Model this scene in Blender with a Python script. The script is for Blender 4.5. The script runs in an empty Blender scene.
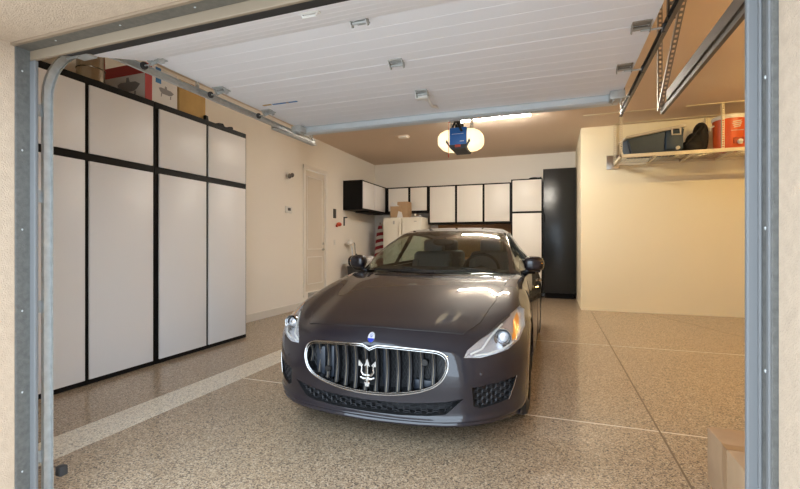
import bpy, bmesh, math, random
from mathutils import Vector, Matrix
from mathutils.bvhtree import BVHTree
random.seed(4)
PI = math.pi
scene = bpy.context.scene
C = scene.collection

# ------------------------------------------------------------------ materials
def new_mat(name):
    m = bpy.data.materials.new(name); m.use_nodes = True
    nt = m.node_tree
    return m, nt, nt.nodes['Principled BSDF']

def mat(name, col, rough=.5, metal=0, coat=0, emit=None, estr=0, noise=0, nscale=40, bump=0, bscale=200, trans=0, sub=0, coatr=.03):
    m, nt, p = new_mat(name)
    p.inputs['Base Color'].default_value = (*col, 1)
    p.inputs['Roughness'].default_value = rough
    p.inputs['Metallic'].default_value = metal
    p.inputs['Coat Weight'].default_value = coat
    p.inputs['Coat Roughness'].default_value = coatr
    p.inputs['Transmission Weight'].default_value = trans
    if emit:
        p.inputs['Emission Color'].default_value = (*emit, 1)
        p.inputs['Emission Strength'].default_value = estr
    if noise or bump:
        tc = nt.nodes.new('ShaderNodeTexCoord')
        if noise:
            n = nt.nodes.new('ShaderNodeTexNoise'); n.inputs['Scale'].default_value = nscale; n.inputs['Detail'].default_value = 4
            r = nt.nodes.new('ShaderNodeValToRGB')
            r.color_ramp.elements[0].position = .3; r.color_ramp.elements[1].position = .7
            r.color_ramp.elements[0].color = (*[c*(1-noise) for c in col], 1)
            r.color_ramp.elements[1].color = (*[min(1, c*(1+noise)) for c in col], 1)
            nt.links.new(tc.outputs['Object'], n.inputs['Vector'])
            nt.links.new(n.outputs['Fac'], r.inputs['Fac'])
            nt.links.new(r.outputs['Color'], p.inputs['Base Color'])
        if bump:
            n2 = nt.nodes.new('ShaderNodeTexNoise'); n2.inputs['Scale'].default_value = bscale; n2.inputs['Detail'].default_value = 3
            b = nt.nodes.new('ShaderNodeBump'); b.inputs['Strength'].default_value = bump; b.inputs['Distance'].default_value = .01
            nt.links.new(tc.outputs['Object'], n2.inputs['Vector'])
            nt.links.new(n2.outputs['Fac'], b.inputs['Height'])
            nt.links.new(b.outputs['Normal'], p.inputs['Normal'])
    return m

def glass_mat(name, tint, refl=.08, rough=.02):
    m = bpy.data.materials.new(name); m.use_nodes = True
    nt = m.node_tree; nt.nodes.clear()
    out = nt.nodes.new('ShaderNodeOutputMaterial')
    mx = nt.nodes.new('ShaderNodeMixShader'); tr = nt.nodes.new('ShaderNodeBsdfTransparent'); gl = nt.nodes.new('ShaderNodeBsdfGlossy')
    fr = nt.nodes.new('ShaderNodeLayerWeight'); fr.inputs['Blend'].default_value = .5; pw = nt.nodes.new('ShaderNodeMath'); pw.operation = 'POWER'; pw.inputs[1].default_value = 4
    mr = nt.nodes.new('ShaderNodeMapRange'); mr.inputs['To Min'].default_value = refl; mr.inputs['To Max'].default_value = .9
    tr.inputs['Color'].default_value = (*tint, 1); gl.inputs['Roughness'].default_value = rough
    nt.links.new(fr.outputs['Facing'], pw.inputs[0]); nt.links.new(pw.outputs[0], mr.inputs['Value']); nt.links.new(mr.outputs['Result'], mx.inputs['Fac'])
    nt.links.new(tr.outputs[0], mx.inputs[1]); nt.links.new(gl.outputs[0], mx.inputs[2]); nt.links.new(mx.outputs[0], out.inputs['Surface'])
    return m

def floor_mat(name, stops, gloss=.14):
    m, nt, p = new_mat(name)
    tc = nt.nodes.new('ShaderNodeTexCoord')
    def vor(scale, sh):
        mp = nt.nodes.new('ShaderNodeMapping'); mp.inputs['Location'].default_value = (sh, sh*.7, 0)
        v = nt.nodes.new('ShaderNodeTexVoronoi'); v.voronoi_dimensions = '2D'; v.inputs['Scale'].default_value = scale
        nt.links.new(tc.outputs['Object'], mp.inputs['Vector']); nt.links.new(mp.outputs['Vector'], v.inputs['Vector'])
        s = nt.nodes.new('ShaderNodeSeparateColor'); nt.links.new(v.outputs['Color'], s.inputs['Color'])
        return s
    def ramp(src, st):
        r = nt.nodes.new('ShaderNodeValToRGB'); r.color_ramp.interpolation = 'CONSTANT'
        e = r.color_ramp.elements
        while len(e) < len(st): e.new(.5)
        for i, (pos, col) in enumerate(st): e[i].position = pos; e[i].color = (*col, 1)
        nt.links.new(src, r.inputs['Fac']); return r
    a = ramp(vor(125, 0).outputs['Red'], stops)
    b = ramp(vor(250, 3.1).outputs['Green'], stops)
    mx = nt.nodes.new('ShaderNodeMix'); mx.data_type = 'RGBA'; mx.inputs['Factor'].default_value = .4
    nt.links.new(a.outputs['Color'], mx.inputs['A']); nt.links.new(b.outputs['Color'], mx.inputs['B'])
    nt.links.new(mx.outputs['Result'], p.inputs['Base Color'])
    p.inputs['Roughness'].default_value = .5
    p.inputs['Coat Weight'].default_value = .7; p.inputs['Coat Roughness'].default_value = gloss
    n2 = nt.nodes.new('ShaderNodeTexNoise'); n2.inputs['Scale'].default_value = 60
    bu = nt.nodes.new('ShaderNodeBump'); bu.inputs['Strength'].default_value = .12; bu.inputs['Distance'].default_value = .004
    nt.links.new(tc.outputs['Object'], n2.inputs['Vector']); nt.links.new(n2.outputs['Fac'], bu.inputs['Height']); nt.links.new(bu.outputs['Normal'], p.inputs['Normal'])
    return m

M = {}
M['floor'] = floor_mat('flake_floor', [(0, (.012, .010, .009)), (.15, (.17, .11, .065)), (.30, (.40, .285, .18)), (.58, (.56, .43, .29)), (.84, (.27, .195, .13)), (.93, (.72, .60, .45))])
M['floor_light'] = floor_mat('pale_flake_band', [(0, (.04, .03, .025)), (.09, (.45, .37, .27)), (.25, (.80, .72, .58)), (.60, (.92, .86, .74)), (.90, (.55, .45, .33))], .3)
M['drive'] = mat('driveway_concrete', (.52, .49, .45), .9, noise=.12, nscale=6)
M['wall'] = mat('painted_drywall', (.90, .85, .78), .85, bump=.08, bscale=120)
M['wall_cream'] = mat('cream_drywall', (.86, .79, .60), .85, bump=.08, bscale=120)
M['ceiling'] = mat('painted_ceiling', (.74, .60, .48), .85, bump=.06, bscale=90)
M['stucco'] = mat('sand_stucco', (.47, .355, .255), .95, noise=.06, nscale=30, bump=.4, bscale=160)
M['white'] = mat('white_paint', (.90, .86, .80), .5)
M['leaf'] = mat('door_leaf_paint', (.74, .67, .58), .5)
M['base'] = mat('baseboard_paint', (.72, .68, .62), .6)
M['door_panel'] = mat('garage_door_steel', (.88, .865, .89), .45)
M['jambwood'] = mat('jamb_vinyl', (.10, .095, .085), .7, noise=.2, nscale=50, bump=.3, bscale=220)
M['stop'] = mat('door_stop_vinyl', (.14, .14, .14), .6)
M['jamb_tan'] = mat('header_vinyl', (.22, .165, .11), .6)
M['jambtop'] = mat('jamb_vinyl_top', (.11, .095, .075), .7, noise=.15, nscale=50)
M['woodtrim'] = mat('brown_trim', (.24, .17, .11), .7)
M['rubber'] = mat('black_rubber', (.012, .012, .013), .7)
M['galv'] = mat('galvanised_steel', (.50, .51, .50), .5, .45, noise=.12, nscale=25)
M['darksteel'] = mat('dark_steel', (.16, .15, .14), .42, .8)
M['tracksteel'] = mat('brown_track_steel', (.15, .125, .10), .55, .3)
M['slotsteel'] = mat('slotted_steel', (.34, .30, .25), .5, .5)
M['creamsteel'] = mat('cream_painted_steel', (.72, .64, .48), .5)
M['lam'] = mat('cabinet_laminate', (.80, .79, .80), .42)
M['lam2'] = mat('cabinet_laminate_warm', (.82, .78, .72), .42)
M['black'] = mat('black_laminate', (.006, .0055, .0055), .5)
M['black'].node_tree.nodes['Principled BSDF'].inputs['Specular IOR Level'].default_value = .15
M['blackgloss'] = mat('black_cabinet_door', (.010, .012, .014), .28)
M['card'] = mat('cardboard', (.46, .30, .17), .85, noise=.06, nscale=8)
M['cardy'] = mat('yellow_cardboard', (.52, .33, .12), .85, noise=.06, nscale=8)
M['tape'] = mat('packing_tape', (.38, .23, .12), .35)
M['boxwhite'] = mat('printed_white_card', (.72, .70, .69), .6)
M['red'] = mat('printed_red', (.42, .03, .03), .5)
M['grey'] = mat('printed_grey', (.25, .24, .25), .6)
M['blue'] = mat('blue_plastic', (.02, .13, .42), .4)
M['bluetape'] = mat('blue_tape', (.03, .17, .42), .6)
M['navy'] = mat('cooler_navy', (.010, .035, .075), .5, noise=.1)
M['coolergrey'] = mat('cooler_grey', (.62, .57, .48), .5)
M['orange'] = mat('orange_plastic', (.62, .095, .015), .4)
M['bag'] = mat('black_fabric', (.012, .011, .011), .8, bump=.3, bscale=60)
M['fridge'] = mat('fridge_enamel', (.80, .75, .64), .35)
M['chrome'] = mat('chrome', (.80, .80, .80), .12, 1)
M['carchrome'] = mat('car_chrome', (.50, .49, .48), .16, 1)
M['nickel'] = mat('brushed_nickel', (.5, .48, .45), .3, 1)
M['plasticw'] = mat('white_plastic', (.78, .76, .72), .4)
M['darkgrey'] = mat('dark_plastic', (.04, .04, .042), .5)
M['wood'] = mat('brown_board', (.30, .15, .06), .6, noise=.2)
M['duct'] = mat('duct_metal', (.38, .33, .26), .25, 1)
M['stripe_r'] = mat('flag_red', (.30, .02, .03), .8)
M['stripe_w'] = mat('flag_white', (.68, .62, .55), .8)
M['redplastic'] = mat('red_plastic', (.55, .07, .03), .5)
M['lens'] = mat('lamp_lens', (.9, .85, .7), .4, emit=(1, .78, .46), estr=.62)
M['tube'] = mat('fluorescent_tube', (.9, .9, .85), .4, emit=(1, .94, .83), estr=165)
M['filltube'] = mat('added_fill_tube', (.9, .8, .5), .4, emit=(1, .70, .28), estr=100)
M['filllens'] = mat('added_fill_lens', (.9, .8, .5), .4, emit=(1, .55, .18), estr=28)
# car
def paint_mat():
    m, nt, p = new_mat('grey_metallic_paint')
    p.inputs['Base Color'].default_value = (.014, .0115, .0165, 1); p.inputs['Specular IOR Level'].default_value = .25; p.inputs['Metallic'].default_value = .08
    p.inputs['Roughness'].default_value = .5; p.inputs['Coat Weight'].default_value = 1; p.inputs['Coat Roughness'].default_value = .02
    return m
M['paint'] = paint_mat()
M['glass'] = glass_mat('tinted_glass', (.56, .63, .58), .05)
M['sglass'] = glass_mat('side_tinted_glass', (.82, .92, .86), .04)
M['lensglass'] = glass_mat('headlamp_glass', (.94, .95, .96), .07)
M['lampchrome'] = mat('lamp_reflector', (.92, .93, .97), .22, .6, bump=.5, bscale=45)
M['amber'] = mat('amber_reflector', (.95, .36, .03), .25, .1, coat=1)
M['blackp'] = mat('gloss_black_trim', (.008, .008, .009), .2)
M['blackm'] = mat('matt_black_trim', (.012, .012, .013), .6)
M['blade'] = mat('grille_blade', (.006, .006, .008), .6, 0)
M['bladeedge'] = mat('blade_edge', (.24, .20, .15), .5, .9)
M['comb'] = mat('intake_mesh', (.022, .022, .025), .45)
M['tire'] = mat('tyre_rubber', (.018, .018, .018), .75)
M['rim'] = mat('wheel_alloy', (.35, .35, .36), .25, 1)
M['leather'] = mat('grey_leather', (.15, .15, .155), .5)
M['dash'] = mat('dashboard_leather', (.012, .012, .011), .55)
M['enamelblue'] = mat('badge_blue', (.01, .03, .35), .3)
M['enamelwhite'] = mat('badge_silver', (.75, .75, .75), .3, .4)
M['redlamp'] = mat('red_lamp', (.4, .01, .01), .2, coat=1)

# ------------------------------------------------------------------ mesh helpers
def nb(): return bmesh.new()

def bx(bm, lo, hi, bev=0, seg=2):
    lo = Vector(lo); hi = Vector(hi)
    r = bmesh.ops.create_cube(bm, size=1)
    vs = r['verts']; c = (lo+hi)/2; d = hi-lo
    for v in vs: v.co = Vector((v.co.x*d.x, v.co.y*d.y, v.co.z*d.z)) + c
    if bev:
        es = list({e for v in vs for e in v.link_edges})
        bmesh.ops.bevel(bm, geom=es, offset=min(bev, min(d)*.45), segments=seg, affect='EDGES', profile=.5)
    return bm

def frame_axes(t):
    t = t.normalized()
    up = Vector((0, 0, 1)) if abs(t.z) < .9 else Vector((1, 0, 0))
    a = t.cross(up).normalized(); b = a.cross(t).normalized()
    return a, b

def tube(bm, pts, r, seg=8, closed=False, cap=True):
    pts = [Vector(p) for p in pts]; n = len(pts)
    rs = r if isinstance(r, (list, tuple)) else [r]*n
    rings = []
    pa = None
    for i, p in enumerate(pts):
        if closed: t = pts[(i+1) % n]-pts[i-1]
        else: t = pts[min(i+1, n-1)]-pts[max(i-1, 0)]
        if t.length < 1e-9: t = Vector((0, 0, 1))
        t.normalize()
        if pa is None: a, b = frame_axes(t)
        else:
            a = pa - t*pa.dot(t)
            if a.length < 1e-6: a, _ = frame_axes(t)
            a.normalize(); b = t.cross(a)
        b = t.cross(a).normalized(); pa = a
        rings.append([bm.verts.new(p + (a*math.cos(2*PI*k/seg) + b*math.sin(2*PI*k/seg))*rs[i]) for k in range(seg)])
    m = n if closed else n-1
    for i in range(m):
        A = rings[i]; B = rings[(i+1) % n]
        for k in range(seg):
            bm.faces.new((A[k], A[(k+1) % seg], B[(k+1) % seg], B[k]))
    if cap and not closed:
        bm.faces.new(rings[0][::-1]); bm.faces.new(rings[-1])
    return bm

def lathe(bm, prof, axis='Z', origin=(0, 0, 0), seg=24, cap=True):
    o = Vector(origin); rings = []
    for (r, h) in prof:
        ring = []
        for k in range(seg):
            a = 2*PI*k/seg; x, y = r*math.cos(a), r*math.sin(a)
            v = {'Z': (x, y, h), 'X': (h, x, y), 'Y': (x, h, y)}[axis]
            ring.append(bm.verts.new(o+Vector(v)))
        rings.append(ring)
    for A, B in zip(rings, rings[1:]):
        for k in range(seg): bm.faces.new((A[k], A[(k+1) % seg], B[(k+1) % seg], B[k]))
    if cap: bm.faces.new(rings[0][::-1]); bm.faces.new(rings[-1])
    return bm

def prism(bm, poly, a, b, axis='Y'):
    """polygon extruded along an axis; poly in the other two coordinates"""
    def P(u, v, w): return {'Y': (u, w, v), 'X': (w, u, v), 'Z': (u, v, w)}[axis]
    A = [bm.verts.new(P(u, v, a)) for u, v in poly]; B = [bm.verts.new(P(u, v, b)) for u, v in poly]
    n = len(poly)
    for i in range(n): bm.faces.new((A[i], A[(i+1) % n], B[(i+1) % n], B[i]))
    bm.faces.new(A[::-1]); bm.faces.new(B)
    return bm

def ellipsoid(bm, c, r, seg=20, rings=12, pw=1.0):
    o = bmesh.ops.create_uvsphere(bm, u_segments=seg, v_segments=rings, radius=1)
    for v in o['verts']:
        q = v.co
        s = lambda t: math.copysign(abs(t)**pw, t)
        v.co = Vector((c[0]+s(q.x)*r[0], c[1]+s(q.y)*r[1], c[2]+s(q.z)*r[2]))
    return bm

def xform(bm, mtx): bmesh.ops.transform(bm, matrix=mtx, verts=bm.verts); return bm

def obj(name, bm, m, parent=None, smooth=True, angle=35):
    bmesh.ops.recalc_face_normals(bm, faces=bm.faces)
    me = bpy.data.meshes.new(name); bm.to_mesh(me); bm.free()
    ms = m if isinstance(m, (list, tuple)) else [m]
    for k in ms: me.materials.append(k)
    if smooth:
        for p in me.polygons: p.use_smooth = True
        try: me.set_sharp_from_angle(angle=math.radians(angle))
        except Exception: pass
    o = bpy.data.objects.new(name, me); C.objects.link(o)
    if parent: o.parent = parent
    return o

def thing(name, label, cat, loc=(0, 0, 0), rz=0, group=None):
    o = bpy.data.objects.new(name, None); C.objects.link(o); o.empty_display_size = .1
    o.location = loc; o.rotation_euler = (0, 0, rz); o['label'] = label; o['category'] = cat
    if group: o['group'] = group
    return o

def tag(o, label, cat, group=None):
    o['label'] = label; o['category'] = cat
    if group: o['group'] = group
    return o

def struct(name, bm, m, parent=None, smooth=False):
    o = obj(name, bm, m, parent, smooth)
    if not parent: o['kind'] = 'structure'
    return o

def dup(root, loc=None, label=None, group=None):
    r = root.copy(); C.objects.link(r)
    if loc is not None: r.location = loc
    if label: r['label'] = label
    if group: r['group'] = group
    for ch in list(root.children):
        c = ch.copy(); C.objects.link(c); c.parent = r
        for g in list(ch.children):
            d = g.copy(); C.objects.link(d); d.parent = c
    return r

def box1(lo, hi, bev=0): return bx(nb(), lo, hi, bev)

# ------------------------------------------------------------------ camera
YAW = math.atan(153/428.)
cam = bpy.data.cameras.new('camera'); co = bpy.data.objects.new('camera', cam); C.objects.link(co)
cam.sensor_width = 36; cam.lens = 428/800*36; cam.clip_start = .02
co.location = (0, 0, 1.31); co.rotation_euler = (PI/2, 0, YAW); scene.camera = co

# ------------------------------------------------------------------ the setting
CE = 3.64           # ceiling
YD = 1.32           # plane of the door stop
XL = -4.84; XL2 = -4.93; YB = 11.58
struct('floor', box1((-5.1, 1.24, -.2), (6.2, YB+.1, 0)), M['floor'])
struct('driveway', box1((-12, -14, -.2), (12, 1.235, -.004)), M['drive'])
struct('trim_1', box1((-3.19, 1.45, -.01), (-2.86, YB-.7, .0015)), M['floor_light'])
# saw cuts of the slab
jm = mat('joint_filler', (.75, .68, .56), .6); jd = mat('brown_joint', (.17, .12, .075), .7)  # pale filler for the cross joints, dark brown for the cracks
struct('trim_2', box1((-2.86, 3.425, -.01), (6.2, 3.437, .0012)), jm)
struct('trim_3', box1((-2.86, 6.13, -.01), (6.2, 6.142, .0012)), jm)
struct('trim_4', box1((.697, 1.5, -.01), (.709, 9.29, .0016)), jd)
b = nb(); prism(b, [(1.70, 9.2), (1.71, 9.2), (4.0, 4.05), (3.985, 4.05)], -.01, .0014, 'Z'); struct('trim_5', b, jd)
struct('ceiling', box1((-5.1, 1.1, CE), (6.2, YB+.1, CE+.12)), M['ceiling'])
struct('wall_left', box1((XL-.25, 1.3, 0), (XL, 7.5, CE)), M['wall'])
# door wall, cut around the house door
b = nb()
bx(b, (XL2-.2, 7.5, 0), (XL2, 7.80, CE)); bx(b, (XL2-.2, 8.70, 0), (XL2, YB+.1, CE)); bx(b, (XL2-.2, 7.80, 2.93), (XL2, 8.70, CE))
bx(b, (XL2-.2, 7.80, 0), (XL2, 8.70, .3))
struct('wall_left_rear', b, M['wall'])
struct('wall_back', box1((XL2-.2, YB, 0), (.53, YB+.12, CE)), M['wall'])
b = nb(); bx(b, (.53, 9.29, 0), (6.2, 9.42, CE)); bx(b, (.53, 9.42, 0), (.65, YB+.12, CE))
struct('wall_back_right', b, M['wall_cream'])
struct('wall_right', box1((6.05, 1.2, 0), (6.2, 9.3, CE)), M['wall_cream'])
struct('baseboard_left', box1((XL, 4.99, 0), (XL+.022, 7.5, .13), .004), M['base'])
struct('baseboard_left_rear', box1((XL2, 7.5, 0), (XL2+.02, YB, .11), .004), M['base'])
# facade with two openings (the second one is shut)
FY = .92
b = nb()
XO0, XO1, ZO = -2.338, .505, 2.235
bx(b, (-9, FY, 0), (XO0, 1.26, 4.4)); bx(b, (XO0, FY, ZO), (XO1, 1.26, 4.4)); bx(b, (XO1, FY, 0), (1.02, 1.26, 4.4))
bx(b, (1.02, FY, ZO), (5.8, 1.26, 4.4)); bx(b, (5.8, FY, 0), (9, 1.26, 4.4))
struct('wall_front', b, M['stucco'])
b = nb()
bx(b, (-5.1, 1.26, 0), (-2.46, 1.36, CE)); bx(b, (-2.46, 1.26, 2.29), (.61, 1.36, CE)); bx(b, (.61, 1.26, 0), (.95, 1.36, CE))
bx(b, (.95, 1.26, 2.29), (5.8, 1.36, CE)); bx(b, (5.8, 1.26, 0), (6.2, 1.36, CE))
struct('wall_front_inner', b, M['wall'])
# jamb boards, stops, nails of the open doorway
def jamb(name, parts, m):
    b = nb()
    for lo, hi in parts: bx(b, lo, hi, .003)
    return struct(name, b, m)
j = jamb('trim_6', [((-2.46, 1.262, 0), (-2.334, 1.337, 2.29))], M['jambwood'])
b = nb(); bx(b, (-2.335, 1.318, 0), (-2.297, 1.335, 2.179), .004); struct('stop_strip', b, M['stop'], j)
for z in (.25, .62, 1.0, 1.38, 1.75, 2.12): struct('nail', ellipsoid(nb(), (-2.333, 1.288, z), (.002, .004, .005), 8, 6), M['galv'], j)
j = jamb('trim_7', [((.491, 1.262, 0), (.61, 1.337, 2.29))], M['jambwood'])
b = nb(); bx(b, (.463, 1.318, 0), (.4915, 1.335, 2.179), .004); bx(b, (.484, 1.306, 0), (.4915, 1.318, 2.179), .003); struct('stop_strip', b, M['stop'], j)
b = nb(); bx(b, (.486, 1.262, 0), (.492, 1.276, 2.225), .002); struct('corner_bead', b, M['stop'], j)
for z in (.22, .6, 1.0, 1.35, 1.72, 2.02): struct('nail', ellipsoid(nb(), (.4905, 1.290, z), (.002, .004, .005), 8, 6), M['galv'], j)
j = jamb('trim_8', [((-2.334, 1.262, 2.225), (.491, 1.40, 2.29))], M['jambtop'])
b = nb(); bx(b, (-2.334, 1.318, 2.18), (.491, 1.335, 2.226), .004); struct('stop_strip', b, M['jamb_tan'], j)
b = nb(); bx(b, (-2.352, 1.244, 2.223), (.505, 1.262, 2.236), .003); struct('flashing', b, M['woodtrim'], j)
for x in (-2.1, -1.7, -1.3, -.9, -.5, 0): struct('nail', ellipsoid(nb(), (x, 1.288, 2.2245), (.005, .004, .002), 8, 6), M['galv'], j)

# house door
d = thing('door_2', '', '', (XL2, 0, 0)); del d['label']; del d['category']; d['kind'] = 'structure'
b = nb()
bx(b, (-.05, 7.83, .3), (-.012, 8.67, 2.90))
obj('leaf', b, M['leaf'], d, False)
b = nb()
for z0, z1 in ((.45, 1.05), (1.20, 2.78)):
    for lo, hi in (((7.93, z0), (8.57, z0+.02)), ((7.93, z1-.02), (8.57, z1)), ((7.93, z0), (7.95, z1)), ((8.55, z0), (8.57, z1))):
        bx(b, (-.013, lo[0], lo[1]), (-.003, hi[0], hi[1]), .003)
obj('panel_moulding', b, M['white'], d)
b = nb(); bx(b, (-.03, 7.75, .2), (.025, 7.83, 2.99), .004); bx(b, (-.03, 8.67, .2), (.025, 8.76, 2.99), .004); bx(b, (-.03, 7.75, 2.905), (.026, 8.76, 2.99), .004)
obj('casing', b, M['white'], d)
b = nb(); lathe(b, [(.03, 0), (.03, .012), (.012, .014), (.012, .045)], 'X', (-.012, 8.60, 1.20)); tube(b, [(.033, 8.60, 1.20), (.035, 8.55, 1.20), (.033, 8.49, 1.197)], .008)
obj('door_handle', b, M['nickel'], d)
b = nb(); lathe(b, [(.03, 0), (.028, .018), (.01, .02), (.01, .028)], 'X', (-.012, 8.60, 1.33)); obj('deadbolt', b, M['nickel'], d)
struct('trim_9', box1((XL2, 7.95, 0), (XL2+.3, 8.9, .28)), M['drive'])   # step under the house door

# ------------------------------------------------------------------ overhead door
gd = bpy.data.objects.new('door_1', None); C.objects.link(gd); gd['kind'] = 'structure'; gd.location = (-.92, 1.45, 2.2)
GX0, GX1 = -2.325, .485
def section(y0, z0, y1, z1, name='section'):
    L = math.hypot(y1-y0, z1-z0); th = .045
    bot = []; n = 5
    for i in range(n):
        a = L*i/n; c = L*(i+1)/n
        if i == 0: bot += [(a+.001, .0022), (a+.006, 0)]
        else: bot += [(a+.0001, .0012), (a+.005, 0)]
        bot += [(c-.005, 0)] if i < n-1 else [(c-.006, 0), (c-.001, .0022)]
    prof = bot + [(L-.001, th), (.001, th)]
    ang = math.atan2(z1-z0, y1-y0); ca, sa = math.cos(ang), math.sin(ang)
    poly = [(y0-1.45 + u*ca - v*sa, z0-2.2 + u*sa + v*ca) for u, v in prof]
    b = nb(); prism(b, poly, GX0+.92, GX1+.92, 'X')
    return obj(name, b, M['door_panel'], gd, False)
ZP = 2.44
ys = [1.95, 2.495, 3.04, 3.585]
s0 = section(1.56, 2.303, 1.945, 2.43)
for i in range(3): section(ys[i], ZP, ys[i+1], ZP)
# bottom seal
b = nb(); prism(b, [(-.02, .064), (.0, .058), (.112, .098), (.105, .15), (-.02, .11)], GX0+.92, GX1+.92, 'X'); obj('bottom_seal', b, M['rubber'], gd)
# strut
b = nb(); prism(b, [(2.13, .235), (2.13, .195), (2.15, .182), (2.215, .182), (2.235, .195), (2.235, .235), (2.25, .24), (2.25, .25), (2.11, .25), (2.11, .24)], GX0+.94, GX1+.90, 'X'); obj('strut', b, mat('strut_steel', (.62, .66, .68), .4, .35), gd, False)
# hinges at the middle and at both ends
def hinge(x, y, kind=0):
    b = nb(); z = ZP-2.2; yy = y-1.45; xx = x+.92
    bx(b, (xx-.045, yy-.055, z-.006), (xx+.045, yy-.008, z), .002); bx(b, (xx-.035, yy+.008, z-.006), (xx+.035, yy+.05, z), .002)
    tube(b, [(xx-.045, yy, z-.018), (xx+.045, yy, z-.018)], .008)
    for s in (-1, 1):
        prism(b, [(yy-.045, z-.005), (yy+.01, z-.005), (yy+.018, z-.030), (yy-.006, z-.045), (yy-.022, z-.03)], xx+s*.042-.002, xx+s*.042+.002, 'X')
    for u, v in ((-.03, -.04), (.03, -.04), (.022, .035), (-.022, .035)): lathe(b, [(.006, -.01), (.006, -.003)], 'Z', (xx+u, yy+v, z), 6)
    h = obj('hinge', b, M['slotsteel'] if kind == 2 else M['galv'], gd)
    return h
for y in ys[:3]:
    hinge(-.91, y)
for y in ys[:3]:
    for x, s in ((GX0+.06, -1), (GX1-.06, 1)):
        h = hinge(x, y, 2 if s > 0 else 0)
        b = nb(); z = ZP-2.2-.03; tube(b, [(x+.92, y-1.45, z), (x+.92+s*.10, y-1.45, z)], .005); obj('roller_stem', b, M['galv'], h)
        b = nb(); lathe(b, [(.022, -.008), (.024, 0), (.022, .008)], 'X', (x+.92+s*.105, y-1.45, z)); obj('roller_wheel', b, M['darkgrey'], h)
for x, s in ((GX0+.04, -1), (GX1-.04, 1)):
    b = nb(); bx(b, (x+.92-.05, 2.02, .175), (x+.92+.05, 2.13, .235), .006); bx(b, (x+.92-.03, 2.03, .16), (x+.92-.02, 2.12, .18), .002); bx(b, (x+.92+.02, 2.03, .16), (x+.92+.03, 2.12, .18), .002)
    tube(b, [(x+.92, 2.075, .2), (x+.92+s*.08, 2.075, .2)], .006)
    obj('top_bracket', b, M['galv'], gd)
    b = nb(); bx(b, (x+.92-.05, .02, .085), (x+.92+.05, .12, .094), .002)
    tube(b, [(x+.92, .055, .078), (x+.92+s*.08, .055, .078)], .007)
    xform(b, Matrix.Translation((0, 0, -.005)))
    obj('bottom_bracket', b, M['galv'], gd)
# lift handle on the first section
b = nb(); tube(b, [(-.125, .19, .13), (-.12, .185, .112), (-.055, .185, .112), (-.05, .19, .13)], .006); bx(b, (-.135, .172, .123), (-.04, .205, .132), .003)
obj('lift_handle', b, M['plasticw'], gd)
# sticker strip on the panel (blue with orange ends)
b = nb(); bx(b, (-1.21, 1.445, ZP-2.2015), (-.98, 1.467, ZP-2.1995)); obj('sticker', b, M['bluetape'], gd, False)
b = nb(); bx(b, (-1.30, 1.44, ZP-2.2015), (-1.22, 1.465, ZP-2.1995)); bx(b, (-1.085, 1.449, ZP-2.202), (-1.06, 1.463, ZP-2.1995)); obj('sticker', b, M['cardy'], gd, False)
# arm to opener carriage
b = nb(); tube(b, [(.02, 1.64, .235), (.02, 1.80, .20), (.02, 2.10, .27)], .012); tube(b, [(-.02, 1.64, .235), (-.02, 2.10, .27)], .008)
bx(b, (-.05, 1.60, .20), (.05, 1.66, .24), .004)
obj('door_arm', b, M['plasticw'], gd)

def sweepC(path, X, s, w=.05, d=.024, t=.0025):
    """C-channel swept along a path in the YZ plane; opens towards s (+1 = +X)"""
    b = nb(); n = len(path)
    prof = [(-w/2, d), (-w/2, 0), (w/2, 0), (w/2, d), (w/2-t, d), (w/2-t, t), (-w/2+t, t), (-w/2+t, d)]
    rings = []
    for i, p in enumerate(path):
        q0 = path[max(i-1, 0)]; q1 = path[min(i+1, n-1)]
        ty, tz = q1[0]-q0[0], q1[1]-q0[1]; L = math.hypot(ty, tz); ty /= L; tz /= L
        ny, nz = -tz, ty
        rings.append([b.verts.new((X+s*h, p[0]+ny*u, p[1]+nz*u)) for u, h in prof])
    for A, B_ in zip(rings, rings[1:]):
        for k in range(len(prof)): b.faces.new((A[k], A[(k+1) % 8], B_[(k+1) % 8], B_[k]))
    b.faces.new(rings[0][::-1]); b.faces.new(rings[-1])
    return b
def track_path(y0=1.41, zt=2.44-.03, R=.36, yend=4.03):
    p = [(y0, .02), (y0, 1.0), (y0, zt-R)]
    for i in range(1, 13):
        a = PI/2*i/12; p.append((y0+R-R*math.cos(a), zt-R+R*math.sin(a)))
    p += [(3.0, zt), (yend, zt)]
    return p
def slotted(b, p0, p1, w=.032, axis=(1, 0, 0)):
    """perforated angle iron between two points: a ladder of bars"""
    p0 = Vector(p0); p1 = Vector(p1); t = (p1-p0); L = t.length; t.normalize()
    a = Vector(axis); a = (a-t*a.dot(t)).normalized(); c = t.cross(a).normalized()
    mtx = Matrix((( a.x, c.x, t.x, p0.x), (a.y, c.y, t.y, p0.y), (a.z, c.z, t.z, p0.z), (0, 0, 0, 1)))
    tmp = nb()
    bx(tmp, (-w/2, 0, 0), (-w/2+.009, .0025, L)); bx(tmp, (w/2-.009, 0, 0), (w/2, .0025, L))
    n = max(2, int(L/.038))
    for i in range(n+1):
        z = L*i/n; bx(tmp, (-w/2+.009, 0, max(0, z-.009)), (w/2-.009, .0025, min(L, z+.009)))
    bx(tmp, (-w/2, 0, 0), (-w/2+.0025, w*.9, L))
    xform(tmp, mtx)
    me = bpy.data.meshes.new('tmp'); tmp.to_mesh(me); tmp.free(); b.from_mesh(me); bpy.data.meshes.remove(me)
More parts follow.
